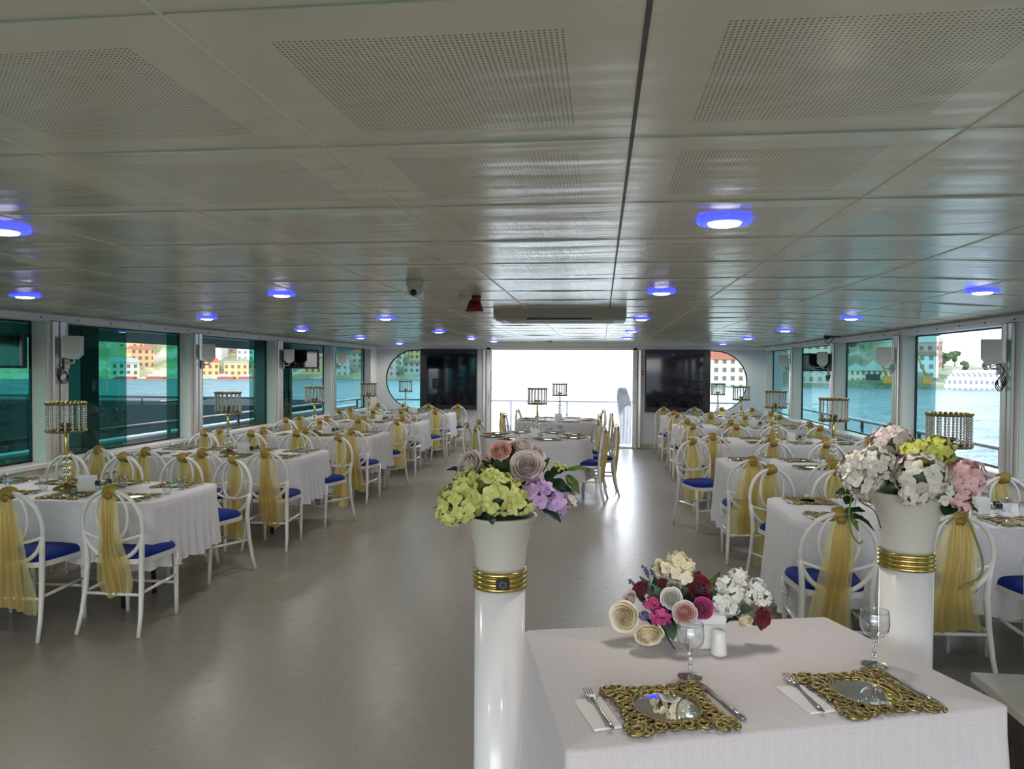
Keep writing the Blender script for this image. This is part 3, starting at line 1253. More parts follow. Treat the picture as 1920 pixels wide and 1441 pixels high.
def make_charger(fine):
    """square openwork frame of gilt scrolls round an oval mirror"""
    t = thing('charger_plate', 'charger', 'charger plate')
    mb = MB()
    n = 7 if fine else 5
    hs = .125
    ns, nt_ = (6, 12) if fine else (4, 7)
    ox, oy = .086, .097
    # oval rim
    mb.tube([(ox * cos(2 * pi * k / 40), oy * sin(2 * pi * k / 40), .010) for k in range(40)], .0045, ns, True)
    # outer wavy border made of paired scrolls
    for side in range(4):
        R = Matrix.Rotation(side * pi / 2, 4, 'Z')
        st = len(mb.v)
        m_ = 6 if fine else 4
        for k in range(m_):
            f = (k + .5) / m_ * 2 - 1
            x = f * hs * .93
            y = hs - .012 - .010 * (1 - abs(f)) + (.012 if abs(f) > .8 else 0)
            sg = 1 if f > 0 else -1
            mb.tube(spiral(x, y, .021, 1.2, pi / 2 - sg * .6, sg, nt_), .0052, ns, flat=.8)
            if fine and abs(f) > .4:
                mb.tube(spiral(x * .90, y - .024, .014, 1.05, -pi / 2, -sg, nt_), .0045, ns, flat=.8)
            if fine:
                mb.ball((x, y + .012, .010), .006, 6, 4, (1.5, 1, .7))
        # links from border to rim
        for f in ((-.72, -.36, 0, .36, .72) if fine else (-.6, 0, .6)):
            x = f * hs
            ra, rb = (oy, ox) if side % 2 == 0 else (ox, oy)
            yr = ra * sqrt(max(.05, 1 - (f * .8 * hs / rb) ** 2))
            mb.tube([(x, hs - .008, .007), (x * .93 + .006, (hs + yr) / 2, .010), (x * .8, yr, .009)], [.005, .0042, .004], ns)
        # corner rosette
        mb.tube(spiral(hs * .94, hs * .94, .026, 1.4, .3, 1, nt_ + 3), .0058, ns, flat=.8)
        mb.tube(spiral(hs * .76, hs * .76, .020, 1.2, pi, -1, nt_), .005, ns, flat=.8)
        mb.xf(R, st)
    # pierced plate between the rim and the scrolls, open at the corners
    def plate(u, v):
        a = 2 * pi * u
        ca, sa = cos(a), sin(a)
        q = 1 / (abs(ca) ** 3.2 + abs(sa) ** 3.2) ** (1 / 3.2) * .112 * (1 + .03 * sin(24 * a))
        e = 1 / sqrt((ca / ox) ** 2 + (sa / oy) ** 2)
        r = e + (max(q, e + .004) - e) * v
        return (r * ca, r * sa, .0045 + .003 * sin(pi * v) + .0012 * sin(40 * a) * v)
    mb.grid(plate, 120 if fine else 48, 4, closed_u=True)
    mb.build('openwork_frame', M['gold'], t)
    mb = MB()
    mb.prism([(ox * cos(2 * pi * k / 48), oy * sin(2 * pi * k / 48)) for k in range(48)], .003, .0075)
    tag(mb.build('mirror', M['mirror'], t), 'oval mirror centre')
    return t


def make_tumbler():
    mb = MB()
    mb.lathe([(.024, 0), (.029, .03), (.032, .085), (.0295, .085), (.0265, .03), (.022, .008), (.0, .008)], 14)
    return mb.mesh('tumbler', M['tumbler'])


def make_fork(tines):
    mb = MB()
    mb.tube([(0, -.095, .004), (0, -.07, .006), (0, .0, .0045), (0, .035, .008)], [.0055, .006, .003, .0032], 6, flat=.45)
    mb.tube([(0, .033, .008), (0, .045, .0075), (0, .058, .005)], [.003, .011, .0115], 8, flat=.3)
    if tines:
        for k in range(4):
            x = -.0085 + .0057 * k
            mb.tube([(x, .056, .005), (x, .08, .0035), (x, .10, .007)], [.0020, .0018, .001], 5)
    else:
        mb.box((-.010, .055, .003), (.010, .10, .007))
    return mb.mesh('fork', M['steel'])


def make_knife():
    mb = MB()
    mb.tube([(0, -.105, .005), (0, -.06, .006), (0, .0, .005)], [.0075, .0068, .005], 8, flat=.5)
    poly = [(-.004, 0), (.004, 0), (.0065, .03), (.0075, .08), (.004, .108), (-.003, .112), (-.005, .08), (-.0045, .03)]
    mb.prism(poly, .003, .0055)
    return mb.mesh('knife', M['steel'])


def make_candelabra():
    t = thing('crystal_candelabra', 'candelabra', 'candelabra')
    mb = MB()
    mb.lathe([(.086, 0), (.088, .006), (.078, .016), (.055, .026), (.025, .034), (.012, .040), (.0, .041)], 28)
    tag(mb.build('base', M['dull_gold'], t), 'bronze gold domed base')
    mb = MB()
    mb.lathe([(.008, .04), (.011, .055), (.007, .066), (.011, .078), (.007, .09), (.006, .245), (.010, .255), (.013, .262), (.013, .375), (.010, .385), (.006, .40), (.006, .43), (.03, .432), (.03, .438), (0, .438)], 12)
    for z in (.115, .16, .205, .25):
        mb.lathe([(.006, z), (.012, z + .004), (.012, z + .010), (.006, z + .014)], 10)
    mb.build('stem', M['brass'], t)
    for z in (.105, .150, .195, .240):
        mb = MB()
        for k in range(4):
            a = pi / 4 + k * pi / 2
            mb.ball((.019 * cos(a), .019 * sin(a), z), .0165, 8, 6)
        mb.build('crystal_ring', M['crystal_solid'], t)
    for z0 in (.405, .600):
        mb = MB()
        mb.lathe([(.118, z0), (.124, z0), (.124, z0 + .012), (.118, z0 + .012), (.118, z0)], 36)
        for k in range(26):
            a = 2 * pi * k / 26
            mb.ball((.122 * cos(a), .122 * sin(a), z0 + .012), .0125, 7, 5)
        if z0 < .5:
            for k in range(4):
                a = k * pi / 2
                mb.tube([(.02 * cos(a), .02 * sin(a), z0 + .02), (.122 * cos(a), .122 * sin(a), z0 + .006)], .004, 6)
        mb.build('shade_ring', M['gold'], t)
    for k in range(17):
        a = 2 * pi * k / 17
        mb = MB()
        for j in range(11):
            mb.ball((.121 * cos(a), .121 * sin(a), .425 + j * .0165), .0092, 6, 4, mi=0)
        mb.tube([(.121 * cos(a), .121 * sin(a), .415), (.121 * cos(a), .121 * sin(a), .605)], .0022, 4, mi=1)
        mb.build('bead_string', [M['crystal_bead'], M['gold']], t)
    mb = MB()
    mb.lathe([(0, .438), (.022, .44), (.036, .452), (.040, .468), (.036, .468), (.02, .452), (0, .448)], 14)
    mb.build('candle_cup', M['gold'], t)
    return t


M['crystal_bead'] = pm('crystal bead', (.80, .77, .70), .10, metal=.55)
M['crystal_solid'] = pm('bright crystal', (.85, .85, .85), .06, metal=.75)


def make_napkin_holder():
    t = thing('napkin_holder', 'napkin holder', 'napkin holder')
    mb = MB()
    mb.box((-.055, -.024, 0), (.055, .024, .012), .004)
    for s in (-1, 1):
        mb.prism([(-.055, s * .017), (.055, s * .017), (.055, s * .023), (-.055, s * .023)][::1 if s > 0 else 1], .01, .07)
    mb.build('holder', M['ceramic'], t)
    mb = MB()
    mb.box((-.062, -.013, .010), (.058, .012, .098), .003, mat=Matrix.Rotation(radians(3), 4, 'Y'))
    for k in range(5):
        y = -.013 + .006 * k
        mb.grid(lambda u, v, y=y, k=k: (-.064 + .126 * u, y + .003 * sin(u * 5 + k), .09 + .016 * v - .01 * u + .003 * k % .01), 6, 2)
    mb.build('paper_napkins', M['paper'], t)
    return t


def make_pepper():
    t = thing('shaker', 'shaker', 'shaker')
    mb = MB()
    mb.lathe([(.018, 0), (.020, .004), (.017, .05), (.0, .052)], 14)
    mb.build('glass_body', M['tumbler'], t)
    mb = MB()
    mb.lathe([(.019, .046), (.020, .05), (.020, .070), (.016, .075), (0, .076)], 14)
    tag(mb.build('cap', M['black'], t), 'black cap')
    return t


CH_S = make_charger(False)
CH_F = make_charger(True)
CAND = make_candelabra()
NAPK = make_napkin_holder()
PEP = make_pepper()
TUM, FORK_S, FORK_F, KNIFE = make_tumbler(), make_fork(False), make_fork(True), make_knife()
first = {}


def put(proto, key, loc, rz, label, group):
    if key not in first:
        first[key] = True
        proto.location = loc
        proto.rotation_euler = (0, 0, rz)
        proto['label'] = label
        proto['group'] = group
        return proto
    return dup(proto, loc, rz, label, group)


def single(me, name, loc, rz, label, cat, group):
    o = bpy.data.objects.new(name, me)
    COL.objects.link(o)
    o.location = loc
    o.rotation_euler = (0, 0, rz)
    return tag(o, label, cat, group)


rr = random.Random(11)
for side, word, i, yc, cx, hx, hy in ROWS:
    tb = '%s %s table' % (ORD[i], word)
    grp = 'chairs along the %s of tables' % word.replace('-', ' ')
    for face in ('near', 'far'):
        xs = list(NX[side] if face == 'near' else FX[side])
        if face == 'far':
            xs[0] = CORNER[side][i]
        ys = (NEAR_Y if face == 'near' else FAR_Y)[(side, i)]
        for k in range(4):
            # the listed points are where the top of each back stands; the seat centre lies in front of it
            rz = rr.uniform(-.14, .14)
            if face == 'far':
                rz += pi
                if k == 0:
                    rz += -.45 if side == 'left' else .45
            hx_, hy_ = 0.0, -.245
            ox = hx_ * cos(rz) - hy_ * sin(rz)
            oy = hx_ * sin(rz) + hy_ * cos(rz)
            if not (side == 'left' and i == 0 and face == 'near' and k > 2):
                place_chair(xs[k] - ox, ys[k] - oy, rz, 'white hoop chair, gold sash, %s side of %s, %s' % (face, tb, AIS[k]), grp)
            # place setting
            sy = -1 if face == 'near' else 1
            px = cx + (1 if side == 'left' else -1) * (hx - .26 - k * (2 * hx - .52) / 3.0)
            py = yc + sy * (hy - .165)
            a = rr.uniform(-.12, .12)
            where = '%s side of %s, %s' % (face, tb, AIS[k])
            put(CH_S, 'chs', (px, py, ZTAB + .001), a, 'gilt charger with oval mirror, ' + where, 'chargers on the long tables')
            single(TUM, 'tumbler', (px + rr.uniform(.12, .15), py - sy * rr.uniform(.17, .19), ZTAB + .001), 0, 'small clear tumbler, ' + where, 'glass', 'tumblers on the long tables')
            if i < 2:
                single(FORK_S, 'fork', (px - .155 * -sy * -1, py, ZTAB + .001), a + (0 if sy < 0 else pi), 'steel fork beside a charger, ' + where, 'fork', 'forks on the long tables')
                single(KNIFE, 'knife', (px + .155 * -sy * -1, py, ZTAB + .001), a + (0 if sy < 0 else pi), 'steel knife beside a charger, ' + where, 'knife', 'knives on the long tables')
    put(CAND, 'cand', (cx, yc, ZTAB), rr.uniform(0, 1), 'gold candelabra with hanging crystal shade on the ' + tb, 'crystal candelabras')
    put(NAPK, 'napk', (cx + .18, yc - .03, ZTAB), .5, 'white napkin holder full of paper on the ' + tb, 'napkin holders on the tables')
    put(PEP, 'pep', (cx + .275, yc - .05, ZTAB), 0, 'black capped glass shaker on the ' + tb, 'black capped shakers')
    put(PEP, 'pep', (cx + .30, yc + .03, ZTAB), 0, 'black capped glass shaker behind another on the ' + tb, 'black capped shakers')

# round tables in the middle
RT_ = [(-.86, 9.85, .73), (-.74, 13.05, .73)]
RCH = [[(-1.55, 9.45), (-1.78, 10.0), (-1.72, 10.6), (.04, 9.55), (.20, 10.15), (-.02, 10.85)],
       [(-1.55, 12.3), (-1.68, 12.9), (-1.50, 13.7), (-.02, 12.45), (.17, 13.2), (.05, 13.9)]]


def make_wine_glass():
    t = thing('wine_glass', 'glass', 'glass')
    MB().lathe([(.006, .066), (.024, .076), (.0345, .091), (.0370, .108), (.0350, .134), (.0338, .139), (.0328, .139), (.034, .134), (.0357, .108), (.0332, .0915), (.023, .0785), (0, .070)], 32).build('bowl', M['wine_bowl'], t)
    mb = MB()
    mb.lathe([(.005, .010), (.0046, .022), (.0075, .028), (.0048, .034), (.0042, .046), (.0068, .052), (.0044, .058), (.0065, .066), (0, .0665)], 8, smooth=False)
    mb.build('stem', M['wine'], t)
    mb = MB()
    mb.lathe([(.033, 0), (.0335, .0018), (.022, .0045), (.011, .0078), (.0055, .0115), (0, .012)], 12, smooth=False)
    mb.build('foot', M['wine_foot'], t)
    return t


WINE_S = MB().lathe([(.032, 0), (.01, .006), (.004, .012), (.004, .06), (.02, .075), (.034, .10), (.035, .125), (.031, .15), (.029, .15), (.033, .125), (.0, .072)], 14).mesh('wine_glass', M['tumbler'])
for i, (x, y, r) in enumerate(RT_):
    nm = ['nearer round table', 'farther round table by the doorway'][i]
    t = thing('round_table', 'round table under a white cloth, the ' + nm, 'table', (x, y, 0), 0, 'round tables')
    MB().lathe([(r - .01, .735), (r - .01, .757), (0, .757)], 40).build('tabletop', M['dark_wood'], t)
    for k in range(4):
        a = pi / 4 + k * pi / 2
        MB().tube([(.30 * cos(a), .30 * sin(a), 0), (.10 * cos(a), .10 * sin(a), .06), (.05 * cos(a), .05 * sin(a), .737)], .02, 8).build('leg', M['black_metal'], t)
    n = 96
    out = [(r * cos(2 * pi * k / n), r * sin(2 * pi * k / n), cos(2 * pi * k / n), sin(2 * pi * k / n)) for k in range(n)]
    o = drape(out, ZTAB, .52, .0, .02, .012, .012, 60 + i, 10, 10, .19).build('tablecloth', M['cloth_round'], None, (x, y, 0))
    tag(o, 'plain white floor-length cloth over the ' + nm, 'tablecloth', 'cloths on the round tables')
    put(CAND, 'cand', (x + .03, y + .1, ZTAB), .4 + i, 'gold candelabra with hanging crystal shade on the ' + nm, 'crystal candelabras')
    put(NAPK, 'napk', (x + .02, y - .12, ZTAB), .1, 'white napkin holder full of paper on the ' + nm, 'napkin holders on the tables')
    for k, (px, py) in enumerate(RCH[i]):
        face = 0 if k < 3 else pi
        da = (atan2(y - py, x - px) - face + pi) % (2 * pi) - pi
        rz = face + .35 * da - pi / 2 + rr.uniform(-.08, .08)
        ox, oy = .245 * sin(rz), -.245 * cos(rz)
        sd = 'window' if k < 3 else 'screen'
        place_chair(px - ox, py - oy, rz, 'white hoop chair, gold sash, %s of the %s, %s' % ('left' if k < 3 else 'right', nm, ['near end', 'middle', 'far end'][k % 3]), 'chairs round the middle tables')
    for k in range(8):
        a = 2 * pi * (k + .5) / 8
        lab = '%s, place %s clockwise from the camera side' % (nm, ['one', 'two', 'three', 'four', 'five', 'six', 'seven', 'eight'][k])
        a = -pi / 2 - a
        put(CH_S, 'chs', (x + (r - .17) * cos(a), y + (r - .17) * sin(a), ZTAB + .001), a + pi / 2, 'gilt charger, ' + lab, 'chargers on the round tables')
        single(WINE_S, 'wine_glass', (x + .36 * cos(a + .12), y + .36 * sin(a + .12), ZTAB + .001), 0, 'stemmed glass, ' + lab, 'glass', 'stemmed glasses on the round tables')
        single(TUM, 'tumbler', (x + .37 * cos(a - .12), y + .37 * sin(a - .12), ZTAB + .001), 0, 'tumbler, ' + lab, 'glass', 'tumblers on the round tables')

# ------------------------------------------------------------------ the front table
QUAD = [at(1065, 1408, ZTAB), at(1893, 1322, ZTAB), at(1548, 1155, ZTAB), at(985, 1180, ZTAB)]   # counter-clockwise from the near left corner
QC = sum(QUAD, Vector()) / 4
t = thing('banquet_table', 'small rectangular table under a long woven white cloth, beside two flower pedestals', 'table', (QC.x, QC.y, 0))
loc = [(q - QC) for q in QUAD]
MB().prism([(p.x * .975, p.y * .975) for p in loc], .735, .757).build('tabletop', M['dark_wood'], t)
for p in loc:
    MB().tube([(p.x * .86, p.y * .86, 0), (p.x * .86, p.y * .86, .737)], .018, 8).build('leg', M['black_metal'], t)
out = []
for k in range(4):
    a, b, c = loc[k - 1], loc[k], loc[(k + 1) % 4]
    def nrm(p, q):
        d = (q - p).normalized()
        return Vector((d.y, -d.x, 0))
    n0, n1 = nrm(a, b), nrm(b, c)
    r0 = .018
    bis = (n0 + n1).normalized()
    ctr = b - bis * (r0 / bis.dot(n0))
    for j in range(7):
        n_ = n0.lerp(n1, j / 6).normalized()
        out.append((ctr.x + n_.x * r0, ctr.y + n_.y * r0, n_.x, n_.y, 1.0))
    e0 = ctr + n1 * r0
    d = c - nrm(b, c) * 0
    cn = nrm(c, loc[(k + 2) % 4])
    bis2 = (n1 + cn).normalized()
    e1 = c - bis2 * (r0 / bis2.dot(n1)) + n1 * r0
    m = 34 if k % 2 == 0 else 24
    L = (e1 - e0).length
    for j in range(1, m):
        f = j / m
        q = e0.lerp(e1, f)
        w = max(0, 1 - min(f, 1 - f) * L / .10)
        out.append((q.x, q.y, n1.x, n1.y, w))
o = drape(out, ZTAB, .66, .04, .02, .003, .035, 5, 1, 1, .14).build('tablecloth', M['cloth_front'], None, (QC.x, QC.y, 0))
tag(o, 'woven white cloth hanging long over the small front table', 'tablecloth')

ZI = ZTAB + .0012
ang = atan2(loc[1].y - loc[0].y, loc[1].x - loc[0].x)
fine = [(1250, 1330, -.06), (1622, 1302, -.02)]
for k, (px, py, da) in enumerate(fine):
    p = at(px, py, ZI)
    who = ['nearer the column with the black square emblem', 'nearer the cream marble table'][k]
    put(CH_F, 'chf', p, ang + da, 'ornate gilt charger on the front table, ' + who, 'chargers on the front table')


def lay(me, name, a, b, label, cat, group, mid=.5, sc=1.0, dz=0.0):
    """lie along the line from pixel a (tip) to pixel b (handle end)"""
    pa, pb = at(*a, ZI), at(*b, ZI)
    c = (pa + pb) / 2
    d = pa - pb
    o = single(me, name, (c.x, c.y, ZI + dz), atan2(d.y, d.x) - pi / 2, label, cat, group)
    o.scale = (1.15, d.length / .205 * sc, 1)
    return o


def napkin(pxs, label):
    ps = [at(*p, ZI) for p in pxs]
    c = sum(ps, Vector()) / 4
    mb = MB()
    mb.prism([(p.x - c.x, p.y - c.y) for p in ps], 0, .0035)
    mb.prism([((p.x - c.x) * .985, (p.y - c.y) * .985) for p in ps], .0035, .0055)
    o = mb.build('paper_napkin', M['paper'], None, (c.x, c.y, ZI))
    return tag(o, label, 'napkin', 'folded napkins on the front table')


napkin([(1115, 1371), (1166, 1364), (1126, 1309), (1077, 1315)], 'folded white napkin under the fork nearer the black-emblem column')
napkin([(1520, 1339), (1566, 1334), (1502, 1286), (1456, 1290)], 'folded white napkin under the fork between the two front chargers')
lay(FORK_F, 'fork', (1099, 1297), (1150, 1376), 'steel fork on a napkin, nearer the black-emblem column', 'fork', 'forks on the front table', dz=.006)
lay(FORK_F, 'fork', (1471, 1268), (1546, 1344), 'steel fork on a napkin between the two front chargers', 'fork', 'forks on the front table', dz=.006)
lay(KNIFE, 'knife', (1315, 1285), (1394, 1350), 'steel knife between the two front chargers', 'knife', 'knives on the front table')
lay(KNIFE, 'knife', (1668, 1265), (1761, 1322), 'steel knife nearer the cream marble table', 'knife', 'knives on the front table')
WINE = make_wine_glass()
for px, py, sz, lab in ((1294, 1268, 1.06, 'wine glass before the table bouquet'), (1639, 1246, 1.14, 'wine glass in front of the pedestal column with plain brass band')):
    p = at(px, py, ZI)
    o = put(WINE, 'wine', p, 0, 'empty clear ' + lab, 'wine glasses on the front table')
    o.scale = (sz, sz, sz * 1.04)
p = at(1322, 1212, ZI)
o = dup(NAPK, p, .12, 'white napkin holder full of paper beside the table bouquet', 'napkin holders on the tables')
o.scale = (1.0, 1.0, 1.08)
p = at(1348, 1226, ZI)
mb = MB()
mb.lathe([(.023, 0), (.025, .003), (.0245, .01), (.021, .065), (.019, .072), (.010, .076), (0, .0765)], 24)
t = thing('salt_shaker', 'white ceramic salt shaker before the napkin holder on the front table', 'shaker', p)
mb.build('body', M['ceramic'], t)
mb = MB()
for k in range(5):
    mb.ball((.006 * cos(k * 1.256), .006 * sin(k * 1.256), .0762), .0012, 6, 4)
mb.build('pour_holes', M['black'], t)

# cream marble table at the edge
t = thing('marble_table', 'low cream marble-topped table with dark wooden base', 'table', (1.62, 2.30, 0))
MB().box((-.355, -.60, .585), (.355, .46, .62), .004).build('tabletop', M['marble'], t)
MB().box((-.30, -.54, 0), (.30, .40, .50), .004).build('base', M['dark_wood'], t)
MB().box((-.33, -.57, .50), (.33, .43, .585), .004).build('apron', M['dark_wood'], t)

# ------------------------------------------------------------------ flowers
FR = random.Random(21)


def basis(n):
    n = Vector(n).normalized()
    a = n.orthogonal().normalized()
    return a, n.cross(a), n


def floret(mb, c, n, size, rnd):
    a, b, n = basis(n)
    rot = rnd.uniform(0, pi)
    for k in range(4):
        th = rot + k * pi / 2 + rnd.uniform(-.15, .15)
        d = a * cos(th) + b * sin(th)
        e = n.cross(d)
        cup = rnd.uniform(-.15, .45)
        def fn(u, v):
            w = (sin(pi * min(1, v * .82 + .12)) ** .7) * .60
            x = (u - .5) * 2 * w
            return Vector(c) + (d * (.06 + v * .98) + e * x * .92 + n * (cup * v * v - .22 * x * x + .10 * sin(v * 4 + x * 3))) * size
        mb.grid(fn, 3, 4)


def hydrangea(parent, c, R, col, seed, n=42, fl=.30, squash=.85):
    rnd = random.Random(seed)
    mb = MB()
    c = Vector(c)
    for k in range(n):
        z = 1 - 2 * (k + .5) / n
        th = k * 2.39996
        d = Vector((sqrt(1 - z * z) * cos(th), sqrt(1 - z * z) * sin(th), z))
        d = (d + Vector((rnd.uniform(-.25, .25), rnd.uniform(-.25, .25), rnd.uniform(-.25, .25)))).normalized()
        p = c + Vector((d.x, d.y, d.z * squash)) * R * rnd.uniform(.78, 1.0)
        floret(mb, p, d, R * fl * rnd.uniform(.85, 1.15), rnd)
    mb.ball(c, R * .60, 10, 6, (1, 1, squash), mi=1)  # darker green core puts shade into the gaps between the florets
    return mb.build('hydrangea_head', [M[col], M['leaf_grey']], parent)


def rose(parent, c, R, face, col, seed, open_=1.0, name='rose', inner=None):
    rnd = random.Random(seed)
    a, b, n = basis(face)
    c = Vector(c)
    mb = MB()
    q0 = rnd.uniform(0, 6)

    def pt(r, th, h):
        return c + a * (r * cos(th)) + b * (r * sin(th)) + n * h
    # rolled heart
    def heart(u, v):
        th = q0 + u * 4.2 * pi
        r = R * (.03 + .17 * u) * (.85 + .3 * v * v)
        return pt(r, th, R * (-.3 + (.90 - .10 * u) * v))
    mb.grid(heart, 40, 4, mi=1 if inner else 0)
    # upright cupped petals in whorls, each tucked under its neighbour
    whorls = ((3, .28, .56, .03), (3, .42, .52, .06), (4, .56, .44, .10), (5, .72, .30, .15), (5, .88, .10, .22))
    if open_ < .75:
        whorls = whorls[:4]
    for lay, (cnt, r0, top, curl) in enumerate(whorls):
        for k in range(cnt):
            th0 = q0 + lay * 1.1 + 2 * pi * k / cnt + rnd.uniform(-.15, .15)
            wid = 2 * pi / cnt * .70
            tw = .075 + rnd.uniform(-.02, .02)
            tp = top + rnd.uniform(-.05, .05)
            def fn(u, v):
                x = (u - .5) * 2
                th = th0 + x * wid
                r = r0 * (.5 + .5 * sin(min(1, v * 1.5) * pi / 2)) + tw * x + curl * open_ * max(0, v - .65) ** 2 * 8 * (1 - .4 * x * x)
                h = -.48 + (tp + .48) * v - curl * max(0, v - .75) ** 2 * 6 - .20 * abs(x) ** 2.8 * v
                return pt(R * r, th, R * h)
            mb.grid(fn, 8, 8, mi=1 if (inner and lay < 3) else 0)
    mb.ball(c - n * R * .28, R * .42, 10, 6)
    return mb.build(name, [M[col], M[inner]] if inner else M[col], parent)


def leaf(parent, base, tip, w, col='leaf', droop=.15, name='leaf', up=(0, -.5, 1)):
    base, tip = Vector(base), Vector(tip)
    d = tip - base
    L = d.length
    d.normalize()
    e = d.cross(Vector(up)).normalized()
    n = e.cross(d)
    def fn(u, v):
        ww = w * (sin(pi * (v * .93 + .07)) ** .8) * (1 - .25 * v)
        x = (u - .5) * 2
        return base + d * L * v + e * x * ww + n * (-.25 * w * (1 - abs(x)) + droop * L * sin(pi * v) * .6 + .10 * w * sin(v * 14) * abs(x))
    return MB().grid(fn, 6, 8).build(name, M[col], parent)


def sprig(parent, pts, r, col, name='stem'):
    if len(pts) > 2:
        q = [Vector(p) for p in pts]
        q = [q[0] * 2 - q[1]] + q + [q[-1] * 2 - q[-2]]
        pts = []
        for i in range(1, len(q) - 2):
            for k in range(5):
                f = k / 5
                pts.append(.5 * (2 * q[i] + (q[i + 1] - q[i - 1]) * f + (2 * q[i - 1] - 5 * q[i] + 4 * q[i + 1] - q[i + 2]) * f * f + (3 * q[i] - q[i - 1] - 3 * q[i + 1] + q[i + 2]) * f ** 3))
        pts.append(q[-2])
    return MB().tube(pts, r, 6).build(name, M[col], parent)


def pedestal(cx, cy, rad, rtop, zrim, z1, z0, label):
    t = thing('flower_pedestal', label, 'pedestal', (cx, cy, 0))
    mb = MB()
    mb.lathe([(rad * 1.22, 0), (rad * 1.22, .03), (rad * 1.06, .045), (rad, .06), (rad, z0 - .002), (0, z0)], 48)
    mb.build('column', M['pedestal'], t)
    mb = MB()
    h = z1 - z0
    prof = [(rad - .002, z0)]
    for k in range(4):
        za = z0 + h * k / 4
        prof += [(rad + .002, za + .001), (rad + .006, za + h * .04), (rad + .007, za + h * .125), (rad + .006, za + h * .21), (rad + .002, za + h * .249)]
    prof += [(rad - .002, z1)]
    mb.lathe(prof, 48)
    band = mb.build('brass_band', M['brass'], t)
    mb = MB()
    hh = zrim - z1
    prof = []
    for k in range(15):
        f = k / 14
        prof.append((rad * .985 + (rtop - rad) * (f ** 1.7) * .93 + (.012 * f ** 8), z1 + hh * f))
    prof += [(rtop * .99, zrim + .004), (rtop * .95, zrim), (rtop * .88, zrim - .03), (0, zrim - .05)]
    mb.lathe(prof, 48)
    mb.build('urn', M['urn'], t)
    return t, band


PL = (-.345, 2.62)
tl, band = pedestal(PL[0], PL[1], .088, .121, 1.140, .957, .891, 'tall white pedestal column, brass band with black square emblem, holding lime flowers')
# black emblem plate with a ring of pale rays
d = Vector((-PL[0], -PL[1], 0)).normalized()
az = atan2(d.y, d.x) + .10
R4 = Matrix.Translation((.0962 * cos(az), .0962 * sin(az), .922)) @ Matrix.Rotation(az - pi / 2 + pi, 4, 'Z')
mb = MB()
mb.box((-.0235, -.002, -.019), (.0235, .004, .019), .001, mat=R4)
pl = mb.build('emblem_plate', M['black'], band)
tag(pl, 'black square emblem with pale ray ring')
mb = MB()
for k in range(14):
    a = 2 * pi * k / 14
    ca, sa = cos(a), sin(a)
    p = [(.0085 * ca - .0009 * sa, .0075 * sa + .0009 * ca), (.0145 * ca, .0125 * sa), (.0085 * ca + .0009 * sa, .0075 * sa - .0009 * ca)]
    vs = [R4 @ Vector((x, -.0026, z)) for x, z in p]
    mb.add(vs, [(0, 1, 2)], False)
mb.build('emblem_rays', pm('pale emblem print', (.45, .45, .50), .5), band)
PR = (1.047, 2.75)
pedestal(PR[0], PR[1], .0845, .123, 1.235, 1.035, .976, 'tall white pedestal column with plain brass band, holding white and pink flowers')

# arrangement in the urn with the emblem
t = thing('flower_arrangement', 'lime and lilac hydrangeas with a peach rose, in urn above black emblem', 'flowers', (PL[0], PL[1], 1.14))
O = Vector((PL[0], PL[1], 1.14))


def P(px, py, dy):
    return aty(px, py, _cy + dy) - O


_cy = PL[1]
s = 2.62 / 1430
for k, (px, py, r_, dy) in enumerate(((866, 940, 44, -.09), (930, 922, 46, -.14), (905, 905, 40, -.03), (972, 935, 36, -.10), (874, 908, 30, -.02), (846, 962, 28, -.08))):
    tag(hydrangea(t, P(px, py, dy), r_ * s, 'lime', 200 + k, 48, .30), 'lime green hydrangea')
for k, (px, py, r_, dy) in enumerate(((1012, 925, 32, -.09), (1040, 945, 27, -.06))):
    tag(hydrangea(t, P(px, py, dy), r_ * s, 'lilac', 220 + k, 24, .42), 'lilac hydrangea')
tag(hydrangea(t, P(1068, 938, -.02), 14 * s, 'white_p', 222, 10, .6), 'small white blossom')
for k, (px, py, r_, dy, f) in enumerate(((878, 872, 30, .0, (-.6, -.7, .5)), (989, 873, 31, -.03, (.15, -.9, .45)), (976, 836, 24, .06, (.2, -.4, .9)), (1003, 850, 22, .08, (.5, -.5, .7)), (905, 868, 22, .05, (-.2, -.5, .8)))):
    tag(rose(t, P(px, py, dy), r_ * s, f, 'blush', 230 + k), 'blush rose')
tag(rose(t, P(938, 843, -.01), 20 * s, (.05, -.8, .55), 'peach', 240, .8), 'peach rose')
for k, (b, tp, w, c) in enumerate((((935, 905, 0), (905, 862, -.02), 16, 'leaf'), ((940, 900, 0), (922, 852, 0), 15, 'leaf'), ((950, 900, 0), (962, 835, .02), 16, 'leaf'), ((960, 900, 0), (1000, 862, 0), 14, 'leaf'),
                                   ((945, 900, -.03), (950, 862, -.05), 20, 'leaf'), ((1000, 900, -.02), (1030, 858, .0), 14, 'leaf'), ((1015, 905, 0), (1072, 920, -.02), 24, 'leaf'), ((1020, 895, 0), (1062, 878, 0), 18, 'leaf'),
                                   ((1060, 882, 0), (1106, 878, .0), 9, 'leaf_light'), ((1062, 890, 0), (1086, 925, -.02), 12, 'leaf_light'), ((1012, 945, -.10), (1052, 978, -.12), 13, 'leaf'), ((920, 958, -.15), (924, 984, -.16), 9, 'leaf'),
                                   ((940, 962, -.15), (918, 972, -.16), 9, 'leaf'), ((862, 905, 0), (822, 928, -.02), 10, 'leaf'), ((866, 880, 0), (838, 880, 0), 8, 'leaf'), ((850, 930, 0), (826, 944, 0), 7, 'leaf'), ((975, 905, -.06), (1000, 925, -.12), 16, 'leaf'))):
    leaf(t, P(*b), P(*tp), w * s, c)
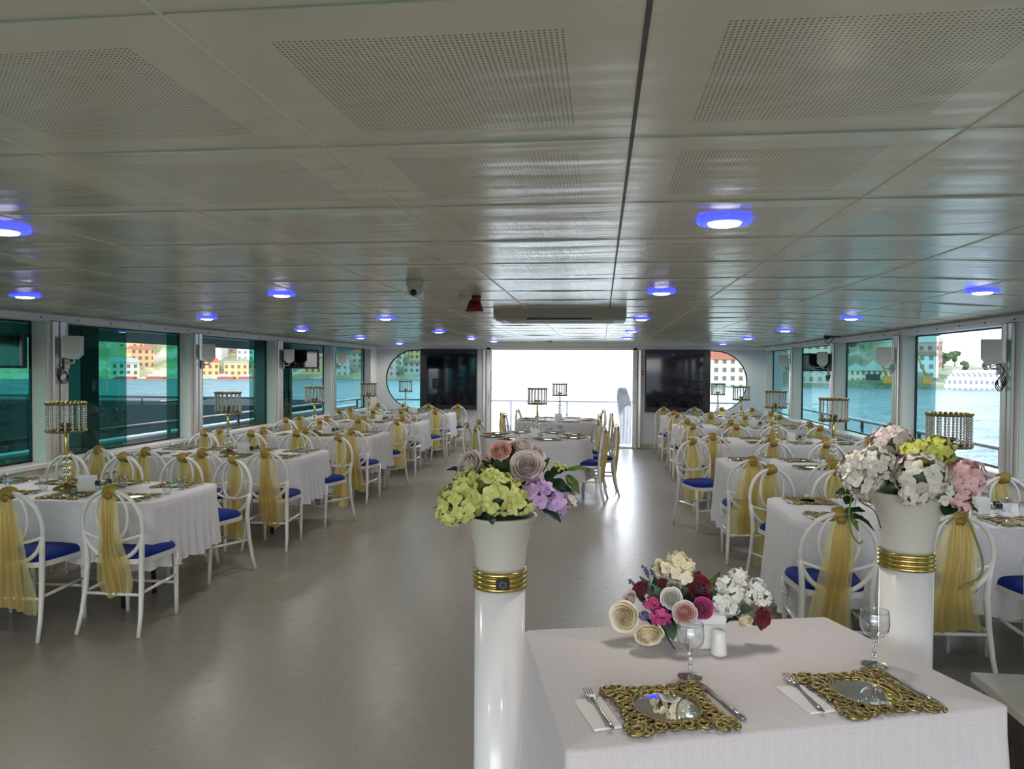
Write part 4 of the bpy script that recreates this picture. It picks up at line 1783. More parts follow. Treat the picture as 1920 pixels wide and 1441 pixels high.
for k, (px, py) in enumerate(((1020, 876), (1050, 874))):
    mb = MB()
    for j in range(14):
        mb.ball(P(px + FR.uniform(-10, 10), py + FR.uniform(-8, 8), FR.uniform(-.02, .02)), .0055, 6, 4)
    tag(mb.build('berry_cluster', M['yellowgreen'], t), 'yellow green berries')
sprig(t, [P(850, 935, -.02), P(832, 948, -.04), P(816, 962, -.05)], .002, 'vine')
sprig(t, [P(828, 950, -.04), P(818, 950, -.05), P(812, 952, -.05)], .0015, 'vine')

MB().ball((0, 0, -.02), .10, 14, 8, (1, 1, .75)).build('foliage_core', M['leaf'], t)
# arrangement in the other urn
t = thing('flower_arrangement', 'white, yellow-green and pink hydrangeas with trailing stems in plain-banded urn', 'flowers', (PR[0], PR[1], 1.235))
O = Vector((PR[0], PR[1], 1.235))
_cy = PR[1]
s = 2.75 / 1430
for k, (px, py, r_, dy, c, lb) in enumerate(((1606, 876, 34, -.06, 'white_p', 'white'), (1640, 868, 32, -.10, 'white_p', 'white'), (1610, 902, 28, -.08, 'white_p', 'white'), (1728, 892, 44, -.13, 'white_p', 'white'), (1712, 926, 24, -.15, 'white_p', 'white'),
                                              (1762, 920, 24, -.12, 'white_p', 'white'), (1672, 828, 38, .05, 'blush', 'greyish blush'), (1722, 848, 28, -.05, 'yellowgreen', 'yellow green'), (1756, 845, 30, -.02, 'yellowgreen', 'yellow green'),
                                              (1808, 893, 36, -.06, 'pink_p', 'pink'), (1790, 925, 24, -.08, 'pink_p', 'pink'), (1772, 872, 24, .02, 'lime', 'pale lime'), (1640, 845, 16, -.02, 'white_p', 'white'))):
    tag(hydrangea(t, P(px, py, dy), r_ * s, c, 300 + k, 40 if r_ > 30 else 22, .33 if r_ > 30 else .42), lb + ' hydrangea')
tag(hydrangea(t, P(1691, 861, -.10), 9 * s, 'purple', 330, 8, .7), 'small purple blossom')
tag(hydrangea(t, P(1806, 950, -.10), 11 * s, 'pink_p', 331, 8, .7), 'small pink blossom')
for b, tp, w, c in (((1670, 905, -.06), (1655, 862, -.04), 20, 'leaf'), ((1672, 905, -.06), (1682, 850, -.02), 20, 'leaf'), ((1680, 910, -.08), (1700, 872, -.08), 16, 'leaf'), ((1665, 908, -.06), (1645, 888, -.09), 12, 'leaf'), ((1690, 905, -.10), (1715, 905, -.16), 12, 'leaf'),
                    ((1605, 905, -.04), (1572, 892, -.04), 10, 'leaf'), ((1600, 920, -.04), (1566, 925, -.05), 12, 'leaf'), ((1595, 930, -.04), (1585, 945, -.06), 10, 'leaf'), ((1775, 945, -.08), (1822, 936, -.10), 16, 'leaf'), ((1785, 945, -.08), (1770, 965, -.12), 16, 'leaf'),
                    ((1800, 940, -.08), (1834, 958, -.10), 10, 'leaf'), ((1660, 850, 0), (1630, 838, .02), 14, 'leaf'), ((1690, 850, 0), (1700, 825, .04), 14, 'leaf')):
    leaf(t, P(*b), P(*tp), w * s, c)
vine = [P(1600, 915, -.03), P(1594, 945, -.07), P(1592, 975, -.08), P(1597, 1000, -.08), P(1610, 1018, -.08), P(1618, 1014, -.08)]
sprig(t, vine, .0035, 'stem')
for b, tp, w, c in (((1594, 950, -.07), (1586, 972, -.08), 7, 'leaf'), ((1594, 955, -.07), (1622, 958, -.09), 10, 'leaf'), ((1596, 965, -.07), (1626, 978, -.10), 8, 'leaf'), ((1594, 968, -.07), (1610, 996, -.09), 6, 'leaf_light'), ((1596, 960, -.07), (1600, 985, -.09), 5, 'leaf_light'), ((1600, 962, -.07), (1640, 995, -.09), 6, 'leaf')):
    leaf(t, P(*b), P(*tp), w * s, c)
sprig(t, [P(1612, 920, -.05), P(1614, 940, -.06), P(1640, 958, -.08), P(1652, 990, -.08)], .0018, 'vine')
sprig(t, [P(1806, 955, -.10), P(1826, 1000, -.12), P(1842, 1050, -.12), P(1838, 1080, -.12), P(1815, 1094, -.12), P(1797, 1104, -.12)], .0036, 'stem')

MB().ball((0, 0, -.02), .10, 14, 8, (1, 1, .8)).build('foliage_core', M['leaf'], t)
# low bouquet on the front table
BC = at(1290, 1196, ZI)
t = thing('flower_arrangement', 'low bouquet of cream, crimson and magenta roses on the front table', 'flowers', BC)
O = BC.copy()
_cy = BC.y
s = BC.y / 1430
MB().lathe([(.055, 0), (.06, .004), (.075, .05), (.08, .065), (.072, .065), (0, .05)], 24, sx=1.25).build('dish', M['ceramic'], t)
for k, (px, py, r_, dy, f, c, o_, nm, inn, lb) in enumerate((
        (1170, 1155, 27, -.06, (-.35, -.9, .25), 'cream', 1.0, 'rose', None, 'large cream rose'), (1217, 1190, 26, -.13, (.1, -.75, -.5), 'cream', .8, 'rose', None, 'cream rose lying low'), (1259, 1121, 19, -.10, (-.05, -.95, .3), 'white_r', .9, 'rose', None, 'white rose'),
        (1284, 1149, 21, -.13, (-.1, -.95, .2), 'blush', .9, 'rose', 'peach', 'blush and peach rose'), (1318, 1140, 19, -.10, (.2, -.9, .2), 'magenta', .8, 'rose', None, 'magenta rose'), (1313, 1098, 22, -.02, (.1, -.7, .6), 'crimson', .9, 'rose', None, 'crimson rose'),
        (1200, 1105, 17, .0, (-.4, -.5, .6), 'crimson', .8, 'rose', None, 'crimson rose'), (1430, 1158, 21, -.03, (.7, -.6, .1), 'crimson', .9, 'rose', None, 'crimson rose'), (1397, 1163, 17, -.07, (.3, -.6, -.5), 'cream', .6, 'rose', None, 'cream rose bud'),
        (1180, 1121, 15, -.02, (-.5, -.6, .5), 'blush', .9, 'rose', None, 'blush rose'), (1264, 1098, 13, -.03, (0, -.6, .7), 'white_p', .9, 'rose', None, 'small white rose'), (1243, 1092, 10, -.02, (0, -.6, .7), 'crimson', .9, 'rose', None, 'small crimson rose'))):
    tag(rose(t, P(px, py, dy), r_ * s, f, c, 400 + k, o_, nm, inn), lb)
for k, (px, py, r_, dy) in enumerate(((1223, 1131, 15, -.08), (1238, 1157, 18, -.12))):
    tag(hydrangea(t, P(px, py, dy), r_ * s, 'magenta', 430 + k, 14, .5), 'magenta blossom cluster')
for k, (px, py, r_, dy) in enumerate(((1384, 1083, 17, -.02), (1362, 1098, 18, -.04), (1376, 1112, 17, -.06), (1356, 1131, 18, -.08), (1372, 1140, 14, -.08), (1418, 1100, 16, -.01), (1430, 1120, 15, -.02), (1405, 1116, 14, -.03))):
    tag(hydrangea(t, P(px, py, dy), r_ * s * 1.05, 'white_r', 440 + k, 26, .42, .95), 'white blossom cluster')
for k, (px, py, r_, dy) in enumerate(((1245, 1066, 14, -.02), (1270, 1050, 16, .0), (1286, 1060, 13, .0), (1262, 1072, 14, -.03), (1284, 1080, 13, -.03))):
    tag(hydrangea(t, P(px, py, dy), r_ * s, 'cream', 460 + k, 7, .95, .7), 'cream blossom')
tag(hydrangea(t, P(1208, 1154, -.10), 10 * s, 'lavender', 470, 12, .5), 'lavender blossom')
for b, tp, w, c in (((1240, 1140, -.04), (1215, 1090, -.02), 18, 'leaf_grey'), ((1235, 1135, -.04), (1228, 1080, 0), 14, 'leaf'), ((1285, 1130, -.02), (1296, 1080, 0), 18, 'leaf'), ((1285, 1140, -.04), (1300, 1115, -.08), 16, 'leaf'), ((1330, 1130, -.02), (1342, 1096, -.04), 15, 'leaf_grey'),
                    ((1325, 1120, -.01), (1350, 1072, .02), 10, 'leaf_light'), ((1335, 1115, 0), (1372, 1072, .04), 9, 'leaf_light'), ((1375, 1150, -.02), (1412, 1140, -.05), 16, 'leaf_grey'), ((1395, 1160, 0), (1425, 1172, -.04), 13, 'leaf_grey'), ((1300, 1090, 0), (1312, 1070, .02), 11, 'leaf'),
                    ((1210, 1130, 0), (1186, 1104, .0), 10, 'leaf'), ((1230, 1185, -.08), (1212, 1160, -.12), 12, 'leaf'), ((1255, 1165, -.08), (1262, 1200, -.14), 14, 'leaf_grey'), ((1250, 1150, -.06), (1275, 1178, -.12), 14, 'leaf'), ((1340, 1165, -.04), (1360, 1155, -.08), 14, 'leaf'), ((1360, 1165, -.03), (1384, 1160, -.07), 12, 'leaf'),
                    ((1265, 1125, 0), (1275, 1080, .02), 16, 'leaf'), ((1300, 1140, 0), (1330, 1128, -.04), 14, 'leaf'), ((1225, 1120, .04), (1200, 1080, .04), 12, 'leaf_grey'), ((1262, 1150, -.04), (1265, 1135, -.09), 14, 'leaf')):
    leaf(t, P(*b), P(*tp), w * s, c)
for a, b, n in (((1222, 1105, .02), (1207, 1060, .03), 8), ((1228, 1105, .02), (1222, 1060, .04), 7), ((1205, 1105, .02), (1176, 1086, .0), 5), ((1262, 1080, .03), (1250, 1042, .03), 4)):
    pa, pb = P(*a), P(*b)
    sp = sprig(t, [pa, (pa + pb) / 2 + Vector((.004, 0, 0)), pb], .0016, 'leaf_grey')
    mb = MB()
    for j in range(n):
        q = pa.lerp(pb, .55 + .45 * j / n)
        mb.ball(q + Vector((FR.uniform(-.006, .006), FR.uniform(-.006, .006), 0)), .0045, 6, 4, (1, 1, 1.5))
    tag(mb.build('lavender_bud', M['lavender'], t), 'lavender buds')
sprig(t, [P(1240, 1170, -.08), P(1252, 1195, -.13), P(1265, 1216, -.15)], .003, 'vine')
# floral foam core that the stems stand in
MB().ball((0, .02, .08), .075, 12, 8, (1.6, 1.0, .75)).build('foliage_core', M['leaf'], t)

# ------------------------------------------------------------------ ceiling fittings
def on_ceiling(px, py, drop=.03):
    z = 2.2
    for _ in range(6):
        p = at(px, py, z - drop)
        z = ceil_z(p.x)
    return p.x, p.y, z


def make_lamp():
    t = thing('ceiling_lamp', 'lamp', 'ceiling lamp')
    mb = MB()
    mb.lathe([(.0, 0), (.094, 0), (.098, -.004), (.098, -.014), (.090, -.019), (.070, -.021), (.070, -.012), (0, -.012)][::-1], 36)
    tag(mb.build('rim', M['lamp_blue'], t), 'glowing blue rim')
    mb = MB()
    mb.lathe([(0, -.030), (.04, -.029), (.056, -.025), (.060, -.018), (.060, -.013), (0, -.0125)], 30)
    tag(mb.build('diffuser', M['lamp_white'], t), 'lit white disc')
    return t


LAMP = make_lamp()
lamps = [('centre right line', [(1358, 425), (1240, 553), (1203, 601), (1185, 623), (1176, 635)]),
         ('centre left line', [(5, 440), (528, 557), (723, 600), (823, 624), (884, 636), (926, 641)]),
         ('line by the left windows', [(47, 560), (388, 600), (565, 621), (676, 635), (749, 645)]),
         ('line by the right windows', [(1842, 552), (1596, 600), (1472, 622), (1403, 636), (1356, 648)])]
OR6 = ORD + ['sixth']
bx = {0: .45, 1: -2.5, 2: -4.3, 3: 2.68}
for li, (nm, pts) in enumerate(lamps):
    pos = []
    for px, py in pts:
        x, y, z = on_ceiling(px, py)
        if y > 15.6:
            f = 15.5 / y
            x, y = x * f + (1 - f) * 0, 15.5
            z = ceil_z(x)
        pos.append((x, y, z))
    for k, (x, y, z) in enumerate(pos):
        lab = 'round ceiling lamp with glowing blue rim, %s in the %s' % (OR6[k], nm)
        o = put(LAMP, 'lamp', (x, y, z), 0, lab, 'blue rimmed ceiling lamps')
        ld = bpy.data.lights.new('lamp_light', 'SPOT')
        ld.energy = LAMP_W
        ld.spot_size = radians(165)
        ld.spot_blend = .6
        ld.shadow_soft_size = .14
        ld.color = (1.0, .93, .83)
        lo = bpy.data.objects.new('lamp_light', ld)
        COL.objects.link(lo)
        lo.location = (x, y, z - .06)
# unseen lamps of the same kind, added overhead and behind to light the room
for x in (.45, -2.5, 2.68, -4.3):
    for y in ((.1, -2.7) if x != -2.5 else (.1, -2.7)):
        z = ceil_z(x)
        lab = 'round ceiling lamp with blue rim, out of the photo, %s' % ('overhead' if y > 0 else 'near the stern')
        o = put(LAMP, 'lamp', (x, y, z), 0, lab, 'ceiling lamps overhead and behind')
        ld = bpy.data.lights.new('lamp_light', 'SPOT')
        ld.energy = LAMP_W
        ld.spot_size = radians(165)
        ld.spot_blend = .6
        ld.shadow_soft_size = .14
        ld.color = (1.0, .93, .83)
        lo = bpy.data.objects.new('lamp_light', ld)
        COL.objects.link(lo)
        lo.location = (x, y, z - .06)

# ceiling air conditioner
t = thing('air_conditioner', 'long beige ceiling-mounted air conditioner in front of the doorway', 'air conditioner', (-.39, 7.0, 2.2))
pf = [(0, 0), (0, -.055), (.03, -.09), (.10, -.105), (.62, -.105), (.66, -.08), (.66, 0)]
mb = MB()
vs = [(x, y, z) for x in (-.60, .60) for y, z in pf]
n = len(pf)
mb.add(vs, [tuple(range(n)), tuple(range(n, 2 * n))[::-1]] + [(i, n + i, n + (i + 1) % n, (i + 1) % n) for i in range(n)], False)
mb.build('body', pm('beige unit casing', (.46, .41, .34), .45), t)
mb = MB()
mb.box((-.30, .02, -.104), (.30, .07, -.094), .002)
mb.build('air_outlet', M['black'], t)
mb = MB()
for k in range(9):
    mb.box((-.50, .16 + k * .045, -.109), (.50, .18 + k * .045, -.104))
mb.build('intake_grille', M['grey_plastic'], t)
for s_ in (-1, 1):
    mb = MB()
    mb.box((s_ * .60 - .012, .01, -.095), (s_ * .60 + .012, .64, -.0), .006)
    mb.build('end_cap', M['grey_plastic'], t)

# dome camera, smoke detector, siren and little detectors
x, y, z = on_ceiling(778, 524, .0)
t = thing('dome_camera', 'off white dome security camera with black lens', 'camera', (x, y, z))
MB().lathe([(0, -.045), (.048, -.045), (.052, -.035), (.054, 0), (0, 0)], 28).build('base', M['offwhite_plastic'], t)
MB().ball((0, 0, -.062), .046, 20, 12).build('eyeball', M['offwhite_plastic'], t)
mb = MB()
mb.ball((.0, -.036, -.082), .021, 14, 8)
tag(mb.build('lens', M['black'], t), 'black lens')
x, y, z = on_ceiling(872, 549, .0)
t = thing('smoke_detector', 'off white smoke detector beside the red siren', 'smoke detector', (x, y, z))
MB().lathe([(0, -.018), (.056, -.018), (.056, 0), (0, 0)], 28).build('base', M['offwhite_plastic'], t)
MB().lathe([(0, -.060), (.032, -.058), (.042, -.046), (.050, -.042), (.050, -.019), (0, -.018)], 28).build('sensor_head', M['offwhite_plastic'], t)
t = thing('fire_siren', 'dark red fire siren hanging under the ceiling', 'siren', (x + .045, y + .16, z))
MB().lathe([(0, -.05), (.045, -.05), (.05, 0), (0, 0)], 20).build('base', M['red'], t)
MB().lathe([(0, -.125), (.066, -.125), (.068, -.118), (.044, -.05), (0, -.05)], 24).build('horn', M['red'], t)
x, y, z = on_ceiling(1031, 638, .0)
t = thing('smoke_detector', 'small grey smoke detector above the doorway', 'smoke detector', (x, y, z))
MB().lathe([(0, -.02), (.06, -.02), (.06, 0), (0, 0)], 20).build('base', M['grey_plastic'], t)
MB().lathe([(0, -.065), (.03, -.06), (.045, -.045), (.045, -.02), (0, -.02)], 20).build('sensor_head', M['grey_plastic'], t)
for k, (px, py, lab) in enumerate(((1291, 620, 'dark flat ceiling speaker above the right tables'), (1250, 636, 'dark flat ceiling speaker near the right big screen'), (620, 620, 'dark flat ceiling speaker above the left tables'))):
    x, y, z = on_ceiling(px, py, 0)
    t = thing('ceiling_speaker', lab, 'speaker', (x, min(y, 15.2), z), 0, 'ceiling speakers')
    MB().lathe([(.085, -.006), (.105, -.008), (.105, 0), (.085, 0)], 28).build('rim', M['rail_grey'], t)
    MB().lathe([(0, -.004), (.086, -.004), (.086, 0), (0, 0)], 28).build('grille', M['black_metal'], t)
p = atx(1550, 632, 3.12)
t = thing('security_camera', 'small black camera with a hanging cable above the right windows', 'camera', p)
MB().lathe([(0, -.03), (.03, -.025), (.04, .0), (.04, .03), (0, .03)], 18).build('housing', M['black'], t)
MB().box((.03, -.02, .0), (.20, .02, .03), .004).build('bracket', M['black'], t)
MB().tube([(.0, 0, -.02), (-.02, 0, -.06), (.02, 0, -.09), (.06, 0, -.06), (.10, 0, .0)], .005, 6).build('cable', M['black'], t)


# wall speakers on the window posts
def wall_speaker(side, yy, xoff, zc, label, coil):
    s_ = 1 if side == 'left' else -1
    xw = XLI + .03 if side == 'left' else XRI - .03
    t = thing('wall_speaker', label, 'speaker', (xw, yy, zc), 0, 'speakers on the window posts')
    st = Matrix.Translation((s_ * xoff, .0, 0)) @ Matrix.Rotation(s_ * .35, 4, 'Z')
    mb = MB()
    n0 = len(mb.v)
    pts = [(-.075, -.06), (.075, -.06), (.06, .07), (-.06, .07)]
    mb.prism(pts, -.06, .10)
    mb.v.extend([])
    lo = [(x * .45, y * .6) for x, y in pts]
    mb.add([(x, y, -.06) for x, y in pts] + [(x, y, -.105) for x, y in lo], [(0, 1, 5, 4), (1, 2, 6, 5), (2, 3, 7, 6), (3, 0, 4, 7), (7, 6, 5, 4)], False)
    mb.xf(st)
    mb.build('cabinet', M['grey_plastic'], t)
    mb = MB()
    mb.box((-.066, -.066, -.05), (.066, -.060, .09), .004, mat=st)
    mb.build('front_grille', M['urn'], t)
    mb = MB()
    mb.tube([(0, .06, -.14), (s_ * xoff * .6, .03, -.14), (s_ * xoff, .0, -.135), (s_ * xoff, 0, -.10)], .009, 8)
    mb.box((min(0, s_ * .012), .03, -.19), (max(0, s_ * .012), .09, -.09), .003)
    mb.build('bracket', M['grey_plastic'], t)
    if coil:
        mb = MB()
        pts = [(s_ * xoff * .8, .02, -.12), (s_ * xoff * .4, -.03, -.10), (s_ * .015, -.06, -.16)]
        for k in range(48):
            a = 2 * pi * k / 14
            pts.append((s_ * (.02 + .0006 * k), -.03 + .062 * cos(a + 1), -.24 + .05 * sin(a + 1) - .0009 * k))
        mb.tube(pts, .0045, 6)
        tag(mb.build('cable', M['black'], t), 'coiled black cable')


for side, lst in (('left', [(6.30, .12), (8.66, .12), (11.02, .12), (13.38, .12)]), ('right', [(6.68, .10), (9.06, .10), (11.46, .10), (13.86, .10)])):
    for k, (yy, xo) in enumerate(lst):
        wall_speaker(side, yy, xo, 1.81, 'pale grey box speaker on the %s window posts, %s from the camera%s' % (side, ORD[k], ', with black cable' if k == 0 else ''), k == 0 or (side == 'right' and k == 2))


def tv(c, w, h, rz, label, tilt=0.0, arm=None):
    t = thing('television', label, 'television', c, rz, None)
    mb = MB()
    mb.box((-w / 2, -.012, -h / 2), (w / 2, .035, h / 2), .006)
    mb.build('bezel', M['black'], t)
    mb = MB()
    b_ = .022
    mb.box((-w / 2 + b_, -.0135, -h / 2 + b_), (w / 2 - b_, -.011, h / 2 - b_))
    mb.build('screen', M['screen'], t)
    if arm:
        mb = MB()
        mb.box((arm[0] - .05, .03, -.06), (arm[0] + .05, .06, .06), .003)
        mb.tube([(arm[0], .05, 0), (arm[1], .10, -.01), (arm[2], arm[3], -.01)], .014, 8)
        mb.build('wall_arm', M['black_metal'], t)
    return t


tv(aty(-6, 657, 6.0), .46, .30, .25, 'small black television by the left windows, cut by the photo edge', arm=(-.1, -.18, -.30, .16))
tv(aty(566, 673, 11.25), .53, .29, .0, 'small black television hung on the left window post', arm=(-.2, -.24, -.32, -.05))
tv(aty(1531, 679, 11.65), .42, .26, .0, 'small black television hung on the right window post', arm=(.12, .16, .20, .02))
# the two big square screens over the half-round windows
for xa, xb, lab, bz in ((-3.842, -2.62, 'large black glossy screen over the left half-round window', -1), (.895, 2.205, 'large black glossy screen over the right half-round window', 1)):
    t = thing('large_screen', lab, 'screen', ((xa + xb) / 2, YB - .035, 1.402), 0, 'large screens at the bow wall')
    w, h = xb - xa, 1.28
    MB().box((-w / 2, -.05, -h / 2), (w / 2, .02, h / 2), .006).build('bezel', M['black'], t)
    x0, x1 = (-w / 2 + .15, w / 2 - .02) if bz < 0 else (-w / 2 + .02, w / 2 - .15)
    MB().box((x0, -.0525, -h / 2 + .10), (x1, -.049, h / 2 - .08)).build('screen', M['screen'], t)

# fire call point beside the door
t = thing('fire_call_point', 'small red fire call point with white centre beside the doorway', 'call point', (.80, YB - .002, 1.576))
MB().box((-.05, -.045, -.05), (.05, 0, .05), .006).build('box', pm('red call point', (.55, .03, .03), .4), t)
tag(MB().box((-.03, -.049, -.016), (.03, -.044, .016)).build('glass', M['paper'], t), 'white press panel')

# gauzy white drape tied beside the doorway
mb = MB()
def fn(u, v):
    z = 1.22 * (1 - v) + .02
    w = .09 + .05 * sin(pi * min(1, v * 1.6)) + .06 * v
    x = .50 + .02 * sin(v * 3) + (u - .5) * 2 * w - .05 * (1 - v) ** 2
    return (x, 16.62 + .06 * sin(u * 12 + v * 2) + .10 * sin(pi * v) * (u - .5), z)
mb.grid(fn, 24, 16)
mb.grid(lambda u, v: (.30 + .26 * v + .10 * u, 16.60 + .05 * sin(u * 9), 1.18 + .10 * sin(pi * v) - .55 * u * (1 - .4 * v)), 14, 10)
o = mb.build('white_drape', organza('white gauze', (.50, .52, .56), .06))
tag(o, 'gauzy white drape hanging outside beside the doorway', 'drape')

# ------------------------------------------------------------------ outside: decks, rails, sea and shores
def rail(name, pts, zt, posts, m, label, r=.022, mids=(), zb=0.0):
    t = thing(name, label, 'railing', (pts[0][0], pts[0][1], 0))
    o = Vector((pts[0][0], pts[0][1], 0))
    mb = MB()
    mb.tube([Vector((x, y, zt)) - o for x, y in pts], r, 10)
    mb.build('top_rail', m, t)
    for z in mids:
        MB().tube([Vector((x, y, z)) - o for x, y in pts], r * .6, 8).build('mid_rail', m, t)
    for x, y in posts:
        MB().tube([Vector((x, y, zb)) - o, Vector((x, y, zt)) - o], r * .9, 8).build('post', m, t)
    return t


rail('side_railing', [(4.52, -3), (4.52, 19)], .775, [(4.52, y) for y in (4.9, 7.0, 9.25, 11.5, 13.9, 16.3, 18.6)], M['rail_dark'], 'dark deck railing outside the right windows', .03)
rail('side_railing', [(-6.17, -3), (-6.17, 19)], .845, [(-6.17, y) for y in (4.6, 6.4, 8.3, 10.3, 12.4, 14.6, 16.8, 18.8)], M['rail_dark'], 'dark deck railing outside the left windows', .028)
rail('bow_railing', [(-6.2, 19.0), (4.5, 19.0)], .83, [(x, 19.0) for x in (-5.2, -3.9, -2.25, -.85, .55, 1.9, 3.2)], M['rail_grey'], 'grey bow railing across the open doorway', .022)
mb = MB()
mb.box((-6.36, -4, -.3), (-6.28, 19.2, .66))
mb.build('b', M['bulwark']).name = 'bulwark'
bw = bpy.data.objects['bulwark']
tag(bw, 'painted solid bulwark below the left deck railing', 'bulwark')
MB().box((-6.40, -4, .66), (-6.24, 19.2, .70), .01).build('cap_rail', M['bulwark_cap'], bw)
for k, y in enumerate((5.4, 7.4, 9.4, 11.4, 13.4, 15.4)):
    mb = MB()
    mb.add([(-6.28, y, .64), (-6.28, y + .05, .64), (-6.02, y + .07, -.02), (-6.02, y - .02, -.02), (-6.33, y, .64), (-6.33, y + .05, .64)], [(0, 1, 2, 3), (3, 2, 5, 4), (0, 3, 4), (1, 5, 2)], False)
    mb.build('brace', M['bulwark_cap'], bw)
for k, (px, xx, w, lab) in enumerate(((150, -5.95, .26, 'dark green exterior post outside the left windows, nearer the camera'), (493, -5.95, .22, 'dark green exterior post outside the left windows, middle'), (537, -5.95, .16, 'dark green exterior post outside the left windows, nearer the bow'))):
    p = atx(px, 700, xx)
    mb = MB()
    mb.box((xx - w / 2, p.y - w * .6, -.02), (xx + w / 2, p.y + w * .6, 2.2), .01)
    o = mb.build('exterior_post', M['post_dark'])
    tag(o, lab, 'post', 'exterior posts on the left deck')
mb = MB()
mb.box((-6.4, -4, 2.10), (XL - .17, 19.0, 2.2))
mb.box((-6.4, -4, 1.96), (-6.34, 19.0, 2.2))
struct(mb, 'roof_overhang', pm('grey green deck head', (.30, .36, .34), .5))

SEA = -5.0
# dark neighbouring boat moored on the left, its deck rail just under the far waterline
nb0, nb1 = aty(-160, 760, 30.0), aty(488, 760, 30.0)
t = thing('neighbouring_boat', 'dark low boat moored alongside, with thin deck rail, outside the left windows', 'boat', ((nb0.x + nb1.x) / 2, 32.0, SEA))
hw = (nb1.x - nb0.x) / 2
MB().prism([(-hw, -2), (hw, -2), (hw + 1.5, 1), (hw, 4), (-hw, 4)], -.6, nb1.z - SEA).build('hull', pm('matt dark hull', (.02, .035, .035), .95, spec=.1), t)
MB().box((-hw + 1, -1.0, nb1.z - SEA), (hw - 5, 3.0, nb1.z - SEA + .10), .03).build('deck_hatch', M['rail_dark'], t)
zr = aty(300, 744, 30.0).z - SEA
MB().tube([(-hw, -1.9, zr), (hw, -1.9, zr)], .045, 8).build('top_rail', M['rail_dark'], t)
for k in range(7):
    x = -hw + 2 * hw * k / 6
    MB().tube([(x, -1.9, nb1.z - SEA), (x, -1.9, zr)], .04, 8).build('post', M['rail_dark'], t)


def sea_material():
    m, t, out = mat('teal sea water')
    b = t.n('ShaderNodeBsdfPrincipled')
    co = t.n('ShaderNodeTexCoord').outputs['Object']
    mp = t.n('ShaderNodeMapping')
    mp.inputs['Scale'].default_value = (.11, .11, 1)
    t.set(mp.inputs[0], co)
    n1 = t.n('ShaderNodeTexNoise')
    n1.inputs['Scale'].default_value = 1.0
    n1.inputs['Detail'].default_value = 8
    n1.inputs['Roughness'].default_value = .62
    t.set(n1.inputs['Vector'], mp.outputs[0])
    t.set(b.inputs['Base Color'], t.mix(t.ramp(n1.outputs[0], [(.36, (0, 0, 0)), (.64, (1, 1, 1))]), (.022, .12, .135, 1), (.115, .28, .30, 1)))
    b.inputs['Roughness'].default_value = .3
    b.inputs['IOR'].default_value = 1.33
    b.inputs['Specular IOR Level'].default_value = .2
    bp = t.n('ShaderNodeBump')
    bp.inputs['Strength'].default_value = 1.0
    bp.inputs['Distance'].default_value = 2.2
    t.set(bp.inputs['Height'], n1.outputs[0])
    t.set(b.inputs['Normal'], bp.outputs[0])
    t.set(out.inputs[0], b.outputs[0])
    return m


mb = MB()
mb.grid(lambda u, v: ((u - .5) * 6000, (v - .5) * 6000, SEA), 4, 4)
struct(mb, 'sea', sea_material())


def lerp_tab(tab, x):
    if x <= tab[0][0]:
        return tab[0][1]
    for (a, b), (c, d) in zip(tab[:-1], tab[1:]):
        if x <= c:
            return b + (d - b) * (x - a) / (c - a)
    return tab[-1][1]


def hill_material(name, cols):
    m, t, out = mat(name)
    b = t.n('ShaderNodeBsdfPrincipled')
    co = t.n('ShaderNodeTexCoord').outputs['Object']
    n1 = t.n('ShaderNodeTexNoise')
    n1.inputs['Scale'].default_value = .045
    n1.inputs['Detail'].default_value = 8
    n1.inputs['Roughness'].default_value = .7
    t.set(n1.inputs['Vector'], co)
    t.set(b.inputs['Base Color'], t.ramp(n1.outputs[0], [(p, c) for p, c in zip((.34, .45, .55, .66), cols)]))
    b.inputs['Roughness'].default_value = .9
    t.set(out.inputs[0], b.outputs[0])
    return m


def shore(name, p0, p1, R, tab, m, seed):
    """hillside rising behind a quay, swept round the boat at radius R; tab: pixel column -> hill height"""
    rnd = random.Random(seed)
    ph = [rnd.uniform(0, 6) for _ in range(6)]
    def hgt(px, r):
        f = max(0, min(1, (r - R - 14) / 130))
        return SEA + 1.6 + lerp_tab(tab, px) * f ** .8 * (1 + .22 * sin(px * .031 + ph[0] + 3 * f) + .14 * sin(px * .083 + ph[1] + 7 * f) + .06 * sin(px * .21 + ph[2] + 9 * f))
    def pos(px, r):
        d = ray(px, 690)
        d.z = 0
        d.normalize()
        return Vector((d.x * r, d.y * r, 0))
    def fn(u, v):
        px = p0 + (p1 - p0) * u
        r = R + 210 * v
        p = pos(px, r)
        p.z = SEA - 1 if v == 0 else hgt(px, r)
        return p
    mb = MB()
    mb.grid(fn, 110, 24)
    struct(mb, name, m)
    return pos, hgt


M['hill_left'] = hill_material('ochre and green hillside', [(.62, .46, .24), (.34, .38, .16), (.70, .58, .36), (.50, .48, .40)])  # pale slope tones carry the distance haze in their colour
M['hill_right'] = hill_material('green hillside', [(.10, .17, .08), (.22, .28, .13), (.36, .38, .24), (.55, .50, .36)])
RL, RR_ = 432, 317
posL, hgtL = shore('hills_left', -560, 840, RL, [(-560, 45), (640, 48), (760, 38), (800, 22), (835, 2)], M['hill_left'], 1)
posR, hgtR = shore('hills_right', 1318, 2500, RR_, [(1318, 16), (1400, 18), (1440, 32), (1690, 34), (1735, 28), (1760, 7), (1900, 6), (2500, 20)], M['hill_right'], 2)


